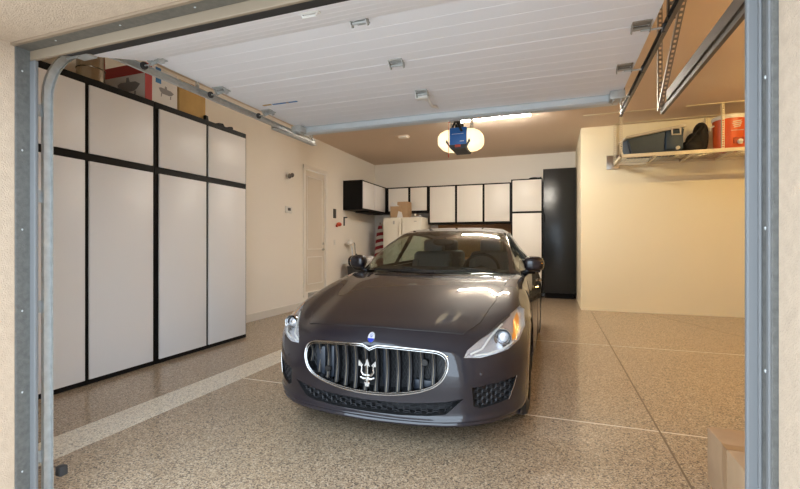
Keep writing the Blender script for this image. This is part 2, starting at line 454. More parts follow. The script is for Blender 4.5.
for X, s, lab in ((-2.412, 1, 'galvanised curved track for the open door on the left jamb'), (.545, -1, 'dark horizontal door track along the right edge of the white open door')):
    t = thing('door_track', lab, 'door track', (X, 1.41, 0))
    b = sweepC([(p[0]-1.41, p[1]) for p in track_path(1.434)], 0, s, .044, .02)
    obj('channel', b, M['galv'] if s > 0 else M['darksteel'], t, True, 25)
    for z in (.25, 1.0, 1.55, 1.98):
        b = nb(); bx(b, (-s*.002-.004, -.07, z-.03), (-s*.002+.004, .03, z+.03), .001); bx(b, (min(0, -s*.04), -.072, z-.03), (max(0, -s*.04), -.066, z+.03), .001)
        for k in (-.015, .015): lathe(b, [(.006, 0), (.006, .008)], 'Y', (s*.012, -.035, z+k), 6)
        obj('jamb_bracket', b, M['galv'], t)
    b = nb(); slotted(b, (0, 2.55, 2.41), (0, 2.55, CE)); bx(b, (-.012, 2.5, 2.38), (.0, 2.6, 2.45))
    obj('hanger', b, M['galv'] if s > 0 else M['darksteel'], t, False)
    b = nb(); slotted(b, (0, 1.0, 2.41), (0, 1.0, CE)); obj('hanger', b, M['galv'] if s > 0 else M['darksteel'], t, False)
    if s > 0:
        b = nb(); bx(b, (-.03, 1.9, 2.372), (.022, 2.62, 2.377)); bx(b, (-.03, 1.9, 2.37), (-.026, 2.62, 2.41)); obj('support_angle', b, M['galv'], t, False)
    b = nb(); tube(b, [(s*.02, .0, .03), (s*.02, .0, .08)], .02)
    obj('cable_anchor', b, M['darkgrey'], t)
# next bay's track with its angle and hangers
t = thing('door_track', 'second door track hung from the ceiling by slotted angle irons, nearest the right jamb', 'door track', (.86, 1.45, 0))
b = sweepC([(p[0]-1.45, p[1]) for p in track_path(1.45, 2.44, .36, 4.17)], 0, 1); obj('channel', b, M['tracksteel'], t, True, 25)
b = nb(); bx(b, (-.012, .9, 2.45), (-.008, 2.46, 2.53)); bx(b, (-.012, .9, 2.45), (.03, 2.46, 2.455)); obj('support_angle', b, M['tracksteel'], t, False)
for y2 in (2.68, 2.63-1.45):
    b = nb(); slotted(b, (-.01, 2.68, 2.44), (-.01, y2, CE), .036); obj('hanger', b, M['slotsteel'], t, False)
struct('door_3', box1((.96, 1.37, 0), (5.8, 1.41, 2.28)), M['door_panel'])

# safety sensor at the foot of the left track
t = thing('photo_eye', 'small black safety sensor low on the left door track', 'sensor', (-2.45, 1.53, .0))
b = nb(); bx(b, (-.02, -.02, .09), (.022, .02, .14), .006); obj('housing', b, M['darkgrey'], t)
b = nb(); bx(b, (-.05, -.03, .0), (-.018, -.026, .13)); obj('bracket', b, M['galv'], t)

# ------------------------------------------------------------------ opener
def opener(loc, label, lensm, rail=True):
    t = thing('garage_door_opener', label, 'garage door opener', loc)
    b = nb()
    bx(b, (-.085, -.15, -.075), (.085, .15, .095), .012); obj('motor_housing', b, M['blue'], t)
    b = nb(); prism(b, [(-.085, -.075), (.085, -.075), (.11, -.02), (.12, -.045), (.07, -.115), (-.07, -.115), (-.12, -.045), (-.11, -.02)], -.153, .14, 'Y'); obj('lower_cover', b, M['darkgrey'], t, False)
    b = nb(); bx(b, (-.028, -.158, -.10), (.028, -.15, -.075), .003); obj('logo_plate', b, M['redplastic'], t)
    obj('printed_line', box1((-.06, -.1525, .028), (.055, -.150, .031)), M['plasticw'], t, False)
    obj('printed_line', box1((.02, -.1525, -.045), (.06, -.150, -.04)), M['plasticw'], t, False)
    for s in (-1, 1):
        b = nb(); rings = []
        for (x, hz, hy) in ((.086, .105, .14), (.14, .10, .135), (.19, .078, .115), (.215, .052, .09), (.222, .03, .06)):
            rings.append([b.verts.new((s*x, hy*math.copysign(abs(math.cos(a))**.55, math.cos(a)), -.005+hz*math.copysign(abs(math.sin(a))**.55, math.sin(a)))) for a in [2*PI*k/24 for k in range(24)]])
        for A, B_ in zip(rings, rings[1:]):
            for k in range(24): b.faces.new((A[k], A[(k+1) % 24], B_[(k+1) % 24], B_[k]))
        b.faces.new(rings[-1])
        obj('lamp_lens', b, lensm, t)
    b = nb()
    for x in (-.10, .10):
        slotted(b, (x, .05, .09), (x, .05, CE-loc[2]))
    bx(b, (-.13, .035, .095), (.13, .065, .105))
    obj('hanger', b, M['galv'], t, False)
    b = nb(); L = loc[1]-1.42; prism(b, [(-L, .235), (-.36, .235), (-.05, .11), (0, .11), (0, .15), (-.04, .15), (-.34, .27), (-L, .27)], -.02, .02, 'X'); obj('rail', b, M['darksteel'], t)
    b = nb(); lathe(b, [(.045, 0), (.045, .05)], 'Z', (-.01, -.03, .10)); tube(b, [(-.06, -.12, .10), (-.03, -.12, .16), (.0, -.15, .14), (.04, -.155, .05)], .012); obj('sprocket_cover', b, M['blackm'], t)
    b = nb(); tube(b, [(-.05, -.32, .14), (-.05, -.322, -.20)], .0025); tube(b, [(-.05, -.322, -.20), (-.05, -.322, -.23)], .005)
    bx(b, (-.06, -.34, .10), (-.04, -.30, .20), .003)
    obj('release_cord', b, M['redplastic'], t)
    return t
OZ = 2.355
opener((-.87, 4.25, OZ), 'blue garage door opener with two glowing lamp lenses under the ceiling', M['lens'])
opener((2.95, 4.35, OZ), 'added unseen garage door opener with warm lamps lighting the right-hand bay', M['filllens'])  # unseen second opener, added for the warm light of its lamps
# ceiling strip light
t = thing('strip_light', 'long glowing fluorescent strip light on the ceiling behind the opener', 'ceiling light', (-.99, 7.74, CE))
b = nb(); bx(b, (-.64, -.06, -.05), (.64, .06, 0), .006); obj('housing', b, M['white'], t)
for y in (-.03, .03):
    b = nb(); tube(b, [(-.62, y, -.07), (.62, y, -.07)], .016, 12); obj('tube', b, M['tube'], t)
t = thing('bay_fill_light', 'added unseen warm strip light in the right-hand bay, lighting the cream wall', 'ceiling light', (3.4, 6.4, CE))  # added out of view to throw warm light on the cream wall
b = nb(); bx(b, (-.64, -.06, -.05), (.64, .06, 0), .006); obj('housing', b, M['white'], t)
b = nb(); tube(b, [(-.62, 0, -.075), (.62, 0, -.075)], .02, 12); obj('tube', b, M['filltube'], t)
t = thing('smoke_alarm', 'small flat detector on the ceiling left of the opener', 'detector', (-3.1, 8.68, CE))
b = nb(); bx(b, (-.19, -.09, -.015), (.19, .09, 0), .004); obj('grille_frame', b, M['ceiling'], t)
b = nb(); bx(b, (-.02, -.07, -.045), (.17, .07, -.012), .008); obj('cover', b, M['white'], t)

# ------------------------------------------------------------------ big cabinets on the left
CX = -4.072
def cab_unit(y0, y1, ysplit, label):
    t = thing('storage_cabinet', label, 'cabinet', (XL, y0, 0))
    D = CX-XL
    b = nb(); bx(b, (0.002, .002, .0), (D-.022, y1-y0-.002, 2.872)); obj('carcass', b, M['black'], t, False)
    zs = ((.05, 2.088), (2.162, 2.80))
    yy = ((.04, ysplit-y0-.02), (ysplit-y0+.02, y1-y0-.035))
    for z0, z1 in zs:
        for a, c in yy:
            b = nb(); bx(b, (D-.019, a, z0), (D+.001, c, z1), .003); dr = obj('door', b, M['lam'], t)
    return t
cab_unit(1.98, 3.495, 2.765, 'tall black-edged grey storage cabinet nearest the open door, left wall')
cab_unit(3.50, 4.975, 4.235, 'tall black-edged grey storage cabinet farther from the open door, beside bare wall')
# things on the cabinets
ZC = 2.874
t = thing('duct_pipe', 'shiny metal duct cylinder standing on the left cabinets by the jamb', 'duct', (-4.2, 2.885, ZC))
b = nb(); lathe(b, [(.115, 0), (.115, .70)], 'Z', (0, 0, 0)); obj('pipe', b, M['duct'], t)
b = nb(); tube(b, [(.117*math.cos(a), .117*math.sin(a), .12) for a in [2*PI*k/24 for k in range(24)]], .005, 6, True); obj('seam_ring', b, M['duct'], t)
def print_tub(b, x, y, z, s):
    # a small printed picture of a machine on legs, 1 mm proud of the card
    pr = [(y-.5*s, z+.16*s), (y-.36*s, z+.22*s), (y+.30*s, z+.2*s), (y+.5*s, z+.10*s), (y+.34*s, z-.05*s), (y+.2*s, z-.1*s), (y-.3*s, z-.1*s), (y-.42*s, z)]
    prism(b, pr, x, x+.0015, 'X')
    for k in (-.33, .28): prism(b, [(y+k*s-.03*s, z-.1*s), (y+k*s+.04*s, z-.1*s), (y+k*s+.02*s, z-.28*s), (y+k*s-.04*s, z-.28*s)], x, x+.0015, 'X')
    prism(b, [(y-.12*s, z+.2*s), (y+.05*s, z+.2*s), (y, z+.36*s), (y-.1*s, z+.36*s)], x, x+.0015, 'X')
t = thing('carton', 'big red and white printed carton with blue tape on the left cabinets', 'box', (-4.13, 3.41, ZC))
CH = .40
obj('box_body', box1((-.62, 0, 0), (0, .42, CH), .004), M['boxwhite'], t)
obj('printed_band', box1((-.621, -.0012, CH-.115), (-.0, 0, CH+.001)), M['red'], t, False)
obj('printed_band', box1((0, -.001, 0), (.0012, .085, CH+.001)), M['red'], t, False)
b = nb(); print_tub(b, .0012, .27, .15, .20); obj('printed_picture', b, M['grey'], t, False)
b = nb(); print_tub(b, .0012, 0, 0, .34); xform(b, Matrix.Translation((-.24, 0, .14)) @ Matrix.Rotation(-PI/2, 4, 'Z')); obj('printed_picture', b, M['grey'], t, False)
obj('tape', box1((0, .13, .23), (.002, .20, CH+.002)), M['bluetape'], t, False)
obj('printed_rule', box1((0, .10, .285), (.0018, .40, .300)), M['red'], t, False)
obj('printed_rule', box1((0, .22, .335), (.0018, .40, .345)), M['grey'], t, False)
t = thing('cardboard_box', 'plain yellowish cardboard box on the left cabinets beside the red and white carton', 'box', (-4.13, 3.86, ZC))
b = nb(); bx(b, (-.4, 0, 0), (0, .40, .38), .004); obj('box_body', b, M['cardy'], t)
b = nb(); bx(b, (-.38, .17, .379), (.001, .22, .3815)); obj('tape', b, M['tape'], t, False)
for k, (y, w, lab) in enumerate(((4.25, .05, 'leftmost of three small black clips on the cabinet top edge'), (4.50, .10, 'flat middle one of three small black clips on the cabinet top'), (4.68, .07, 'rightmost of three small black clips on the cabinet top edge'))):
    b = nb(); prism(b, [(-w/2, 0), (w/2, 0), (w/3, .02), (w/4, .05 if k == 0 else .028), (-w/2, .055 if k == 0 else .018)], -.03, .03, 'X')
    o = obj('clip', b, M['black'], None, False); o.location = (-4.12, y, ZC); tag(o, lab, 'clip', 'clips on the cabinet top')

# ------------------------------------------------------------------ left wall small things
t = thing('thermostat', 'white wall thermostat with dark display on the left wall', 'thermostat', (XL, 7.09, 1.985))
b = nb(); bx(b, (0, -.10, -.065), (.025, .10, .065), .006); obj('case', b, M['plasticw'], t)
b = nb(); bx(b, (.025, -.045, -.02), (.027, .05, .035)); obj('display', b, M['darkgrey'], t, False)
t = thing('wall_sensor', 'small metal floodlight sensor high on the left wall above thermostat', 'sensor', (XL, 7.09, 2.63))
b = nb(); lathe(b, [(.05, 0), (.05, .02)], 'X', (0, 0, 0)); obj('base', b, M['plasticw'], t)
b = nb(); ellipsoid(b, (.06, -.04, 0), (.04, .04, .05)); ellipsoid(b, (.06, .05, .03), (.04, .03, .045)); tube(b, [(.01, 0, 0), (.05, -.03, 0)], .012); obj('head', b, M['darksteel'], t)
t = thing('key_hook', 'dark key rack on the wall right of the house door, above red tool', 'rack', (XL2, 9.12, 1.94))
b = nb(); bx(b, (0, -.06, 0), (.02, .06, .22), .004); obj('plate', b, M['darkgrey'], t)
t = thing('wall_reel', 'red tool hanging on the wall right of the house door', 'tool', (XL2, 9.22, 1.78))
b = nb(); ellipsoid(b, (.05, .05, .02), (.05, .10, .05)); tube(b, [(.04, -.06, -.03), (.05, 0, 0), (.05, .1, .03)], .03); obj('body', b, M['redplastic'], t)
b = nb(); tube(b, [(0, 0, 0), (.05, 0, 0)], .012); obj('peg', b, M['nickel'], t)
t = thing('wall_bracket', 'small dark bracket on the wall left of the corner cabinet', 'bracket', (XL2, 9.62, 1.78))
b = nb(); bx(b, (0, -.03, 0), (.015, .03, .22), .003); bx(b, (0, -.02, .19), (.09, .02, .22), .003); obj('arm', b, M['darkgrey'], t)
t = thing('light_switch', 'white light switch plate on the wall beside the house door', 'switch', (XL2, 9.12, 1.36))
b = nb(); bx(b, (0, -.04, -.06), (.008, .04, .06), .002); obj('plate', b, M['plasticw'], t)
b = nb(); bx(b, (.008, -.012, -.02), (.014, .012, .02), .002); obj('rocker', b, M['plasticw'], t)
t = thing('cleaning_tool', 'thin-poled tool with white head leaning on the wall behind the hood', 'tool', (-4.70, 9.75, 0))
b = nb(); tube(b, [(.02, .12, .02), (-.10, .02, 1.36)], .014); obj('pole', b, M['nickel'], t)
b = nb(); ellipsoid(b, (-.09, -.04, 1.36), (.06, .13, .075)); obj('head', b, M['plasticw'], t)
b = nb(); tube(b, [(-.09, .06, 1.40), (-.06, .14, 1.33), (-.06, .2, .7), (-.04, .18, .2)], .008); obj('cord', b, M['darkgrey'], t)
t = thing('tool_bag', 'dark bag on a bin behind the car fender by the left wall', 'bag', (-4.55, 9.5, 0))
b = nb(); lathe(b, [(.17, 0), (.20, .75), (.21, .78)], 'Z', (0, 0, 0)); obj('bin', b, M['darkgrey'], t)
b = nb(); ellipsoid(b, (0, 0, .90), (.17, .2, .15), pw=.8); obj('sack', b, M['bag'], t)
b = nb(); tube(b, [(.02, -.1, .98), (.03, 0, 1.08), (.02, .1, .98)], .012); obj('strap', b, M['bag'], t)
t = thing('crumpled_bag', 'crumpled white bag beside the dark bag behind the fender', 'bag', (-4.35, 9.95, 0))
b = nb(); lathe(b, [(.15, 0), (.17, .80), (.15, .82)], 'Z'); obj('bucket', b, M['plasticw'], t)
b = nb(); ellipsoid(b, (0, 0, .90), (.13, .15, .11), 18, 12)
for v in b.verts: v.co += Vector([random.uniform(-.02, .02) for _ in range(3)])
obj('sack', b, M['boxwhite'], t)
# furled striped flag in the corner
t = thing('furled_flag', 'rolled red and white striped flag on a pole in the far left corner', 'flag', (-4.60, 11.2, 0))
b = nb(); tube(b, [(0, 0, 0), (.0, 0, 1.93)], .014); obj('pole', b, M['wood'], t)
b = nb(); seg = 20; rings = []; N = 34
for i in range(N+1):
    f = i/N; z = .75+1.12*f; r = .19*(1-f)**.75+.035
    rings.append([b.verts.new((r*(1+.12*math.sin(3*a+f*3))*math.cos(a)*1.0, r*.7*(1+.12*math.sin(3*a+f*3))*math.sin(a), z+.05*math.cos(a+.6)*(1-f)*2)) for a in [2*PI*k/seg for k in range(seg)]])
for i, (A, B_) in enumerate(zip(rings, rings[1:])):
    for k in range(seg):
        fc = b.faces.new((A[k], A[(k+1) % seg], B_[(k+1) % seg], B_[k])); fc.material_index = (i//3) % 2
b.faces.new(rings[0][::-1]); b.faces.new(rings[-1])
obj('cloth', b, [M['stripe_r'], M['stripe_w']], t)

# ------------------------------------------------------------------ rear cabinets
YF = 11.08
# corner cabinet on the left wall, black end panel towards the camera
t = thing('corner_cabinet', 'black wall cabinet with two grey doors on the left wall corner', 'wall cabinet', (XL2, 9.57, 2.17))
b = nb(); bx(b, (.002, 0, 0), (.52, 1.99, .73)); obj('carcass', b, M['black'], t, False)
for a, c in ((.035, .74), (.77, 1.48)):
    b = nb(); bx(b, (.52, a, .035), (.54, c, .695), .003); obj('door', b, M['lam'], t)
b = nb(); bx(b, (.12, .45, -.04), (.5, 1.3, 0), .004); obj('under_light', b, M['black'], t)
def wall_cab(x0, x1, z0, z1, doors, label, yb=YB, m=None):
    t = thing('wall_cabinet', label, 'wall cabinet', (x0, yb, z0))
    D = yb-YF
    b = nb(); bx(b, (.001, -D+.02, 0), (x1-x0-.001, -.001, z1-z0)); obj('carcass', b, M['black'], t, False)
    for a, c in doors:
        b = nb(); bx(b, (a-x0, -D, .04), (c-x0, -D+.019, z1-z0-.035), .003); obj('door', b, m or M['lam2'], t)
    return t
wall_cab(-4.36, -3.165, 2.19, 2.885, [(-4.30, -3.73), (-3.66, -3.20)], 'short black-framed wall cabinet over the white refrigerator')
wall_cab(-3.16, -1.0, 1.86, 2.88, [(-3.11, -2.43), (-2.37, -1.71), (-1.655, -1.03)], 'black-framed wall cabinet with three pale doors behind the car roof')
t = thing('tall_cabinet', 'tall cream two-door cabinet standing between wall cabinets and black cabinet', 'cabinet', (-.985, YB-.03, 0))
b = nb(); bx(b, (0, -.56, .13), (.745, 0, 2.93)); bx(b, (.05, -.5, 0), (.70, -.02, .13)); obj('carcass', b, M['black'], t, False)
b = nb(); bx(b, (.035, -.58, .19), (.72, -.561, 2.08), .003); obj('door', b, M['lam2'], t)
b = nb(); bx(b, (.035, -.58, 2.13), (.72, -.561, 2.90), .003); obj('door', b, M['lam2'], t)
t = thing('tall_cabinet', 'tall glossy black cabinet beside the cream wall corner', 'cabinet', (-.225, YB-.03, 0))
b = nb(); bx(b, (0, -.58, .12), (.74, 0, 3.14)); bx(b, (.04, -.5, 0), (.70, -.02, .12)); obj('carcass', b, M['black'], t, False)
b = nb(); bx(b, (.01, -.60, .14), (.735, -.581, 3.13), .003); obj('door', b, M['blackgloss'], t)
b = nb(); tube(b, [(.03, -.62, 2.05), (.03, -.625, 2.0), (.03, -.625, 1.9), (.03, -.62, 1.85)], .01); obj('handle', b, M['black'], t)
t = thing('glove', 'black glove lying on top of the cream tall cabinet', 'glove', (-.45, 11.2, 2.93))
b = nb(); ellipsoid(b, (0, 0, .03), (.12, .08, .03)); 
for k in range(4): tube(b, [(.08, -.05+k*.03, .03), (.18, -.05+k*.03, .03+.01*k)], [.016, .012])
obj('palm', b, M['bag'], t)
t = thing('workbench', 'brown wooden workbench under the pale wall cabinets behind the car', 'workbench', (-3.0, YB-.03, 0))
b = nb(); bx(b, (0, -.55, .86), (1.98, 0, .91), .004); obj('top', b, M['wood'], t)
b = nb(); bx(b, (0, -.03, .91), (1.98, 0, 1.85)); obj('backboard', b, M['wood'], t, False)
b = nb(); bx(b, (.03, -.5, 0), (1.95, -.02, .86)); obj('base_cabinet', b, M['lam2'], t, False)
# refrigerator
t = thing('refrigerator', 'white side-by-side refrigerator behind the car under short wall cabinets', 'refrigerator', (-4.23, 10.5, 0))
b = nb(); bx(b, (0, .07, .02), (1.05, .86, 2.02), .01); obj('body', b, M['fridge'], t)
b = nb(); bx(b, (.003, 0, .08), (.515, .065, 2.0), .012); d1 = obj('door', b, M['fridge'], t)
b = nb(); tube(b, [(.47, -.0, 1.9), (.47, -.045, 1.86), (.47, -.045, .9), (.47, 0, .86)], .012); obj('handle', b, M['fridge'], d1)
b = nb(); bx(b, (.525, 0, .08), (1.047, .065, 2.0), .012); d2 = obj('door', b, M['fridge'], t)
b = nb(); tube(b, [(.57, -.0, 1.9), (.57, -.045, 1.86), (.57, -.045, .9), (.57, 0, .86)], .012); obj('handle', b, M['fridge'], d2)
b = nb(); bx(b, (.28, -.004, 1.84), (.33, 0, 1.93), .001); obj('badge', b, M['nickel'], d1)
b = nb(); bx(b, (.86, -.003, 1.90), (.93, 0, 1.92), .001); obj('badge', b, M['nickel'], d2)
t = thing('cardboard_box', 'open cardboard box with paper on top of the refrigerator', 'box', (-4.07, 10.62, 2.02))
b = nb(); bx(b, (0, 0, 0), (.30, .3, .30)); bx(b, (.18, .05, 0), (.48, .35, .42)); obj('box_body', b, M['card'], t, False)
b = nb(); prism(b, [(0, .30), (.26, .30), (.14, .36), (.05, .42)], -.02, 0, 'Y'); obj('paper', b, M['boxwhite'], t, False); b = nb(); prism(b, [(.2, 0), (.36, 0), (.33, .14), (.24, .17)], -.035, -.02, 'Y'); obj('paper', b, M['boxwhite'], t, False)
t = thing('tray', 'small grey metal tray on the refrigerator beside the cardboard box', 'tray', (-3.50, 10.62, 2.02))
b = nb(); bx(b, (0, 0, 0), (.24, .2, .05), .01); ellipsoid(b, (.08, .1, .07), (.05, .05, .04)); obj('bowl', b, M['nickel'], t)

# ------------------------------------------------------------------ overhead rack with its load
RX, RY, RZ = 1.11, 8.38, 2.83
t = thing('ceiling_rack', 'cream steel storage rack hanging from the ceiling at the right', 'shelf rack', (RX, RY, RZ))
RW, RD = 2.5, .85
b = nb(); bx(b, (0, 0, 0), (RW, .03, .06), .003); bx(b, (0, RD-.03, 0), (RW, RD, .06), .003); bx(b, (0, 0, 0), (.03, RD, .06), .003); bx(b, (RW-.03, 0, 0), (RW, RD, .06), .003); obj('frame', b, M['creamsteel'], t)
for x in (.55, 1.1, 1.65, 2.1): obj('cross_bar', bx(nb(), (x, .03, 0), (x+.03, RD-.03, .035), .003), M['creamsteel'], t)
b = nb()
n = 44
for i in range(n): bx(b, (.03+i*(RW-.06)/n, .03, .037), (.034+i*(RW-.06)/n, RD-.03, .041))
for i in range(6): bx(b, (.03, .1+i*.13, .033), (RW-.03, .104+i*.13, .037))
obj('wire_deck', b, M['nickel'], t, False)
for x, y in ((0, 0), (0, RD-.04), (1.50, 0), (1.50, RD-.04), (RW-.04, 0)):
    b = nb(); slotted(b, (x+.02, y+.02, .03), (x+.02, y+.02, CE-RZ), .04); obj('upright', b, M['creamsteel'], t, False)
for x0, x1, yr in ((1.0, 2.5, .02), (-.6, .6, .02), (0, 2.5, RD-.05)):
    b = nb(); slotted(b, (x0, yr, CE-RZ-.012), (x1, yr, CE-RZ-.012), .04, (0, 1, 0)); obj('ceiling_rail', b, M['creamsteel'], t, False)
b = nb(); bx(b, (-.12, RD+.035, -.05), (.10, RD+.055, .22), .003); obj('wall_plate', b, M['nickel'], t)
# blue chest cooler
t = thing('chest_cooler', 'dark blue chest cooler with grey lid and handle on the rack', 'cooler', (1.24, 8.46, RZ+.062))
t.rotation_euler = (0, 0, .12)
b = nb(); A = []
def hexa(b, p): 
    vs = [b.verts.new(q) for q in p]
    for f in ((0, 1, 2, 3), (4, 7, 6, 5), (0, 4, 5, 1), (1, 5, 6, 2), (2, 6, 7, 3), (3, 7, 4, 0)): b.faces.new([vs[i] for i in f])
    return b
hexa(b, [(.06, .04, 0), (.86, .04, 0), (.86, .40, 0), (.06, .40, 0), (-.02, 0, .28), (.90, 0, .44), (.90, .44, .44), (-.02, .44, .28)])
bmesh.ops.bevel(b, geom=list(b.edges), offset=.025, segments=3, affect='EDGES'); obj('tub', b, M['navy'], t)
b = nb(); hexa(b, [(-.04, -.02, .282), (.92, -.02, .442), (.92, .46, .442), (-.04, .46, .282), (-.02, .0, .33), (.90, .0, .495), (.90, .44, .495), (-.02, .44, .33)])
bmesh.ops.bevel(b, geom=list(b.edges), offset=.008, segments=2, affect='EDGES'); obj('lid', b, M['coolergrey'], t)
b = nb(); bx(b, (.60, -.02, .06), (.87, 0.03, .38), .012); obj('end_panel', b, M['navy'], t)
b = nb(); tube(b, [(.69, -.03, .42), (.69, -.035, .31), (.82, -.035, .31), (.82, -.03, .42)], .016); tube(b, [(.69, -.03, .42), (.82, -.03, .42)], .016); obj('handle', b, M['coolergrey'], t)
b = nb(); lathe(b, [(.03, -.05), (.03, 0)], 'Y', (.78, 0, .08)); obj('drain_plug', b, M['coolergrey'], t)
# orange drink cooler
t = thing('drink_cooler', 'round orange drink cooler with white lid on the rack', 'cooler', (2.80, 8.66, RZ+.062))
b = nb(); lathe(b, [(.215, 0), (.225, .02), (.235, .47), (.238, .50)], 'Z', seg=40); obj('barrel', b, M['orange'], t)
b = nb(); lathe(b, [(.245, .495), (.25, .505), (.25, .545), (.235, .565), (.10, .575)], 'Z', seg=40); obj('lid', b, M['plasticw'], t)
for s in (-1, 1):
    b = nb(); tube(b, [(s*.235+0, -.05, .42), (s*.275, -.06, .40), (s*.28, -.02, .36), (s*.27, .05, .36), (s*.235, .06, .42)], .014); obj('handle', b, M['plasticw'], t)
b = nb(); lathe(b, [(.03, -.30), (.035, -.27), (.035, -.22)], 'Y', (0.06, 0, .10)); bx(b, (.035, -.30, .05), (.085, -.27, .10), .008); obj('spigot', b, M['plasticw'], t)
b = nb(); bx(b, (-.02, -.245, .07), (.13, -.205, .17), .015); obj('spigot_guard', b, mat('dark_orange_plastic', (.35, .05, .01), .5), t)
b = nb()
for z, w in ((.43, .09), (.40, .10), (.37, .08), (.34, .06)):
    prism(b, [(-.03-w/2+.04, z-.010), (.05+w/2-.01, z+.006), (.05+w/2, z+.022), (-.03-w/2+.05, z+.006)], -.238, -.215, 'Y')
bx(b, (-.05, -.238, .285), (.12, -.215, .291)); obj('logo', b, M['coolergrey'], t, False)
t = thing('duffel_bag', 'black slumped bag between the blue cooler and orange cooler', 'bag', (2.30, 8.80, RZ+.062))
b = nb(); ellipsoid(b, (0, 0, .12), (.18, .20, .12), pw=.75); ellipsoid(b, (.12, 0, .27), (.11, .17, .27), pw=.8); ellipsoid(b, (.02, 0, .2), (.12, .17, .17), pw=.85); obj('sack', b, M['bag'], t)
b = nb(); tube(b, [(-.14, -.18, .14), (-.05, -.19, .26), (.04, -.19, .38), (.12, -.15, .46)], .015); obj('strap', b, M['bag'], t)
t = thing('storage_jug', 'dark red rounded jug at the right end of the rack', 'jug', (3.26, 8.64, RZ+.062))
b = nb(); lathe(b, [(.13, 0), (.14, .02), (.14, .32), (.08, .40), (.04, .42)], 'Z'); obj('body', b, M['red'], t)
b = nb(); lathe(b, [(.045, .42), (.045, .46)], 'Z'); obj('cap', b, M['darkgrey'], t)

# cardboard box at the right jamb
t = thing('shipping_box', 'taped cardboard shipping box on the floor inside the right jamb', 'box', (.806, 2.326, 0))
b = nb(); bx(b, (0, 0, 0), (.42, .485, .30), .004); obj('box_body', b, M['card'], t)
b = nb(); bx(b, (-.0015, .20, .10), (0, .26, .301)); bx(b, (-.0015, .20, .2995), (.4215, .26, .3015)); obj('tape', b, M['tape'], t, False)
b = nb(); bx(b, (-.001, 0.003, .297), (.42, .0045, .3005)); obj('flap_seam', b, M['tape'], t, False)

# ------------------------------------------------------------------ the car
CARX, CARY = -1.128, 2.55
car = thing('car', 'dark grey metallic luxury saloon parked nose-out in the garage', 'car', (CARX, CARY, 0))
ROWS = [
 [(0,.03,.172),(.25,.04,.172),(.48,.07,.172),(.66,.14,.174),(.80,.27,.18),(.885,.40,.187),(.925,.50,.195),(.935,.575,.20)],
 [(0,-.012,.20),(.25,-.002,.20),(.48,.033,.203),(.67,.108,.21),(.82,.238,.218),(.905,.375,.226),(.938,.49,.235),(.945,.56,.245)],
 [(0,.006,.235),(.25,.016,.235),(.48,.05,.24),(.67,.122,.25),(.82,.248,.262),(.91,.388,.275),(.945,.49,.285),(.95,.55,.30)],
 [(0,.004,.325),(.25,.014,.325),(.48,.048,.33),(.67,.12,.34),(.82,.242,.35),(.915,.38,.36),(.95,.49,.36),(.955,.545,.36)],
 [(0,-.012,.44),(.25,.0,.44),(.48,.04,.445),(.665,.113,.45),(.82,.235,.455),(.918,.38,.455),(.955,.49,.45),(.96,.548,.44)],
 [(0,.0,.55),(.25,.012,.55),(.48,.055,.55),(.66,.13,.55),(.82,.242,.55),(.92,.385,.55),(.958,.50,.54),(.962,.58,.53)],
 [(0,.025,.655),(.25,.04,.652),(.47,.085,.645),(.65,.16,.635),(.81,.265,.635),(.91,.40,.635),(.955,.54,.62),(.962,.63,.60)],
 [(0,.10,.745),(.24,.12,.738),(.45,.165,.725),(.62,.225,.705),(.78,.325,.715),(.895,.46,.72),(.95,.62,.69),(.963,.70,.66)],
 [(0,.28,.80),(.25,.29,.797),(.47,.32,.787),(.62,.38,.775),(.76,.48,.80),(.875,.59,.805),(.945,.74,.755),(.963,.80,.705)],
 [(0,.52,.868),(.25,.53,.867),(.47,.55,.860),(.63,.60,.852),(.76,.68,.872),(.868,.77,.872),(.942,.86,.80),(.966,.90,.735)],
 [(0,.80,.932),(.25,.80,.931),(.48,.82,.925),(.65,.86,.918),(.77,.92,.932),(.862,.97,.918),(.938,1.02,.83),(.968,1.05,.722)],
 [(0,1.05,.981),(.26,1.06,.981),(.5,1.08,.978),(.67,1.11,.970),(.785,1.15,.974),(.868,1.18,.950),(.938,1.2,.85),(.968,1.215,.615)],
 [(0,1.25,1.015),(.27,1.27,1.015),(.52,1.32,1.013),(.70,1.37,1.008),(.80,1.38,1.005),(.876,1.36,.968),(.938,1.33,.80),(.965,1.31,.42)],
 [(0,1.40,1.048),(.28,1.42,1.047),(.54,1.51,1.046),(.72,1.60,1.030),(.825,1.60,1.02),(.89,1.54,.975),(.942,1.44,.72),(.955,1.33,.20)],
 [(0,1.75,1.15),(.28,1.76,1.15),(.54,1.80,1.13),(.74,1.84,1.05),(.848,1.85,1.018),(.90,1.82,.97),(.948,1.8,.68),(.95,1.8,.19)],
 [(0,2.5,1.0),(.28,2.5,1.0),(.54,2.5,1.0),(.76,2.5,1.01),(.870,2.5,1.02),(.918,2.5,.97),(.956,2.5,.66),(.955,2.5,.19)],
 [(0,3.2,1.02),(.28,3.2,1.02),(.54,3.2,1.02),(.75,3.2,1.03),(.868,3.2,1.035),(.925,3.2,.98),(.958,3.2,.66),(.955,3.2,.19)],
 [(0,3.60,1.05),(.28,3.6,1.05),(.54,3.6,1.05),(.74,3.6,1.05),(.858,3.6,1.045),(.93,3.62,.97),(.962,3.66,.62),(.955,3.70,.20)],
]
ROWS = [[(x+(.012 if c_ >= 5 else 0) if 1 <= r_ <= 8 else x, y, z) for c_, (x, y, z) in enumerate(r)] for r_, r in enumerate(ROWS)]
REAR = []
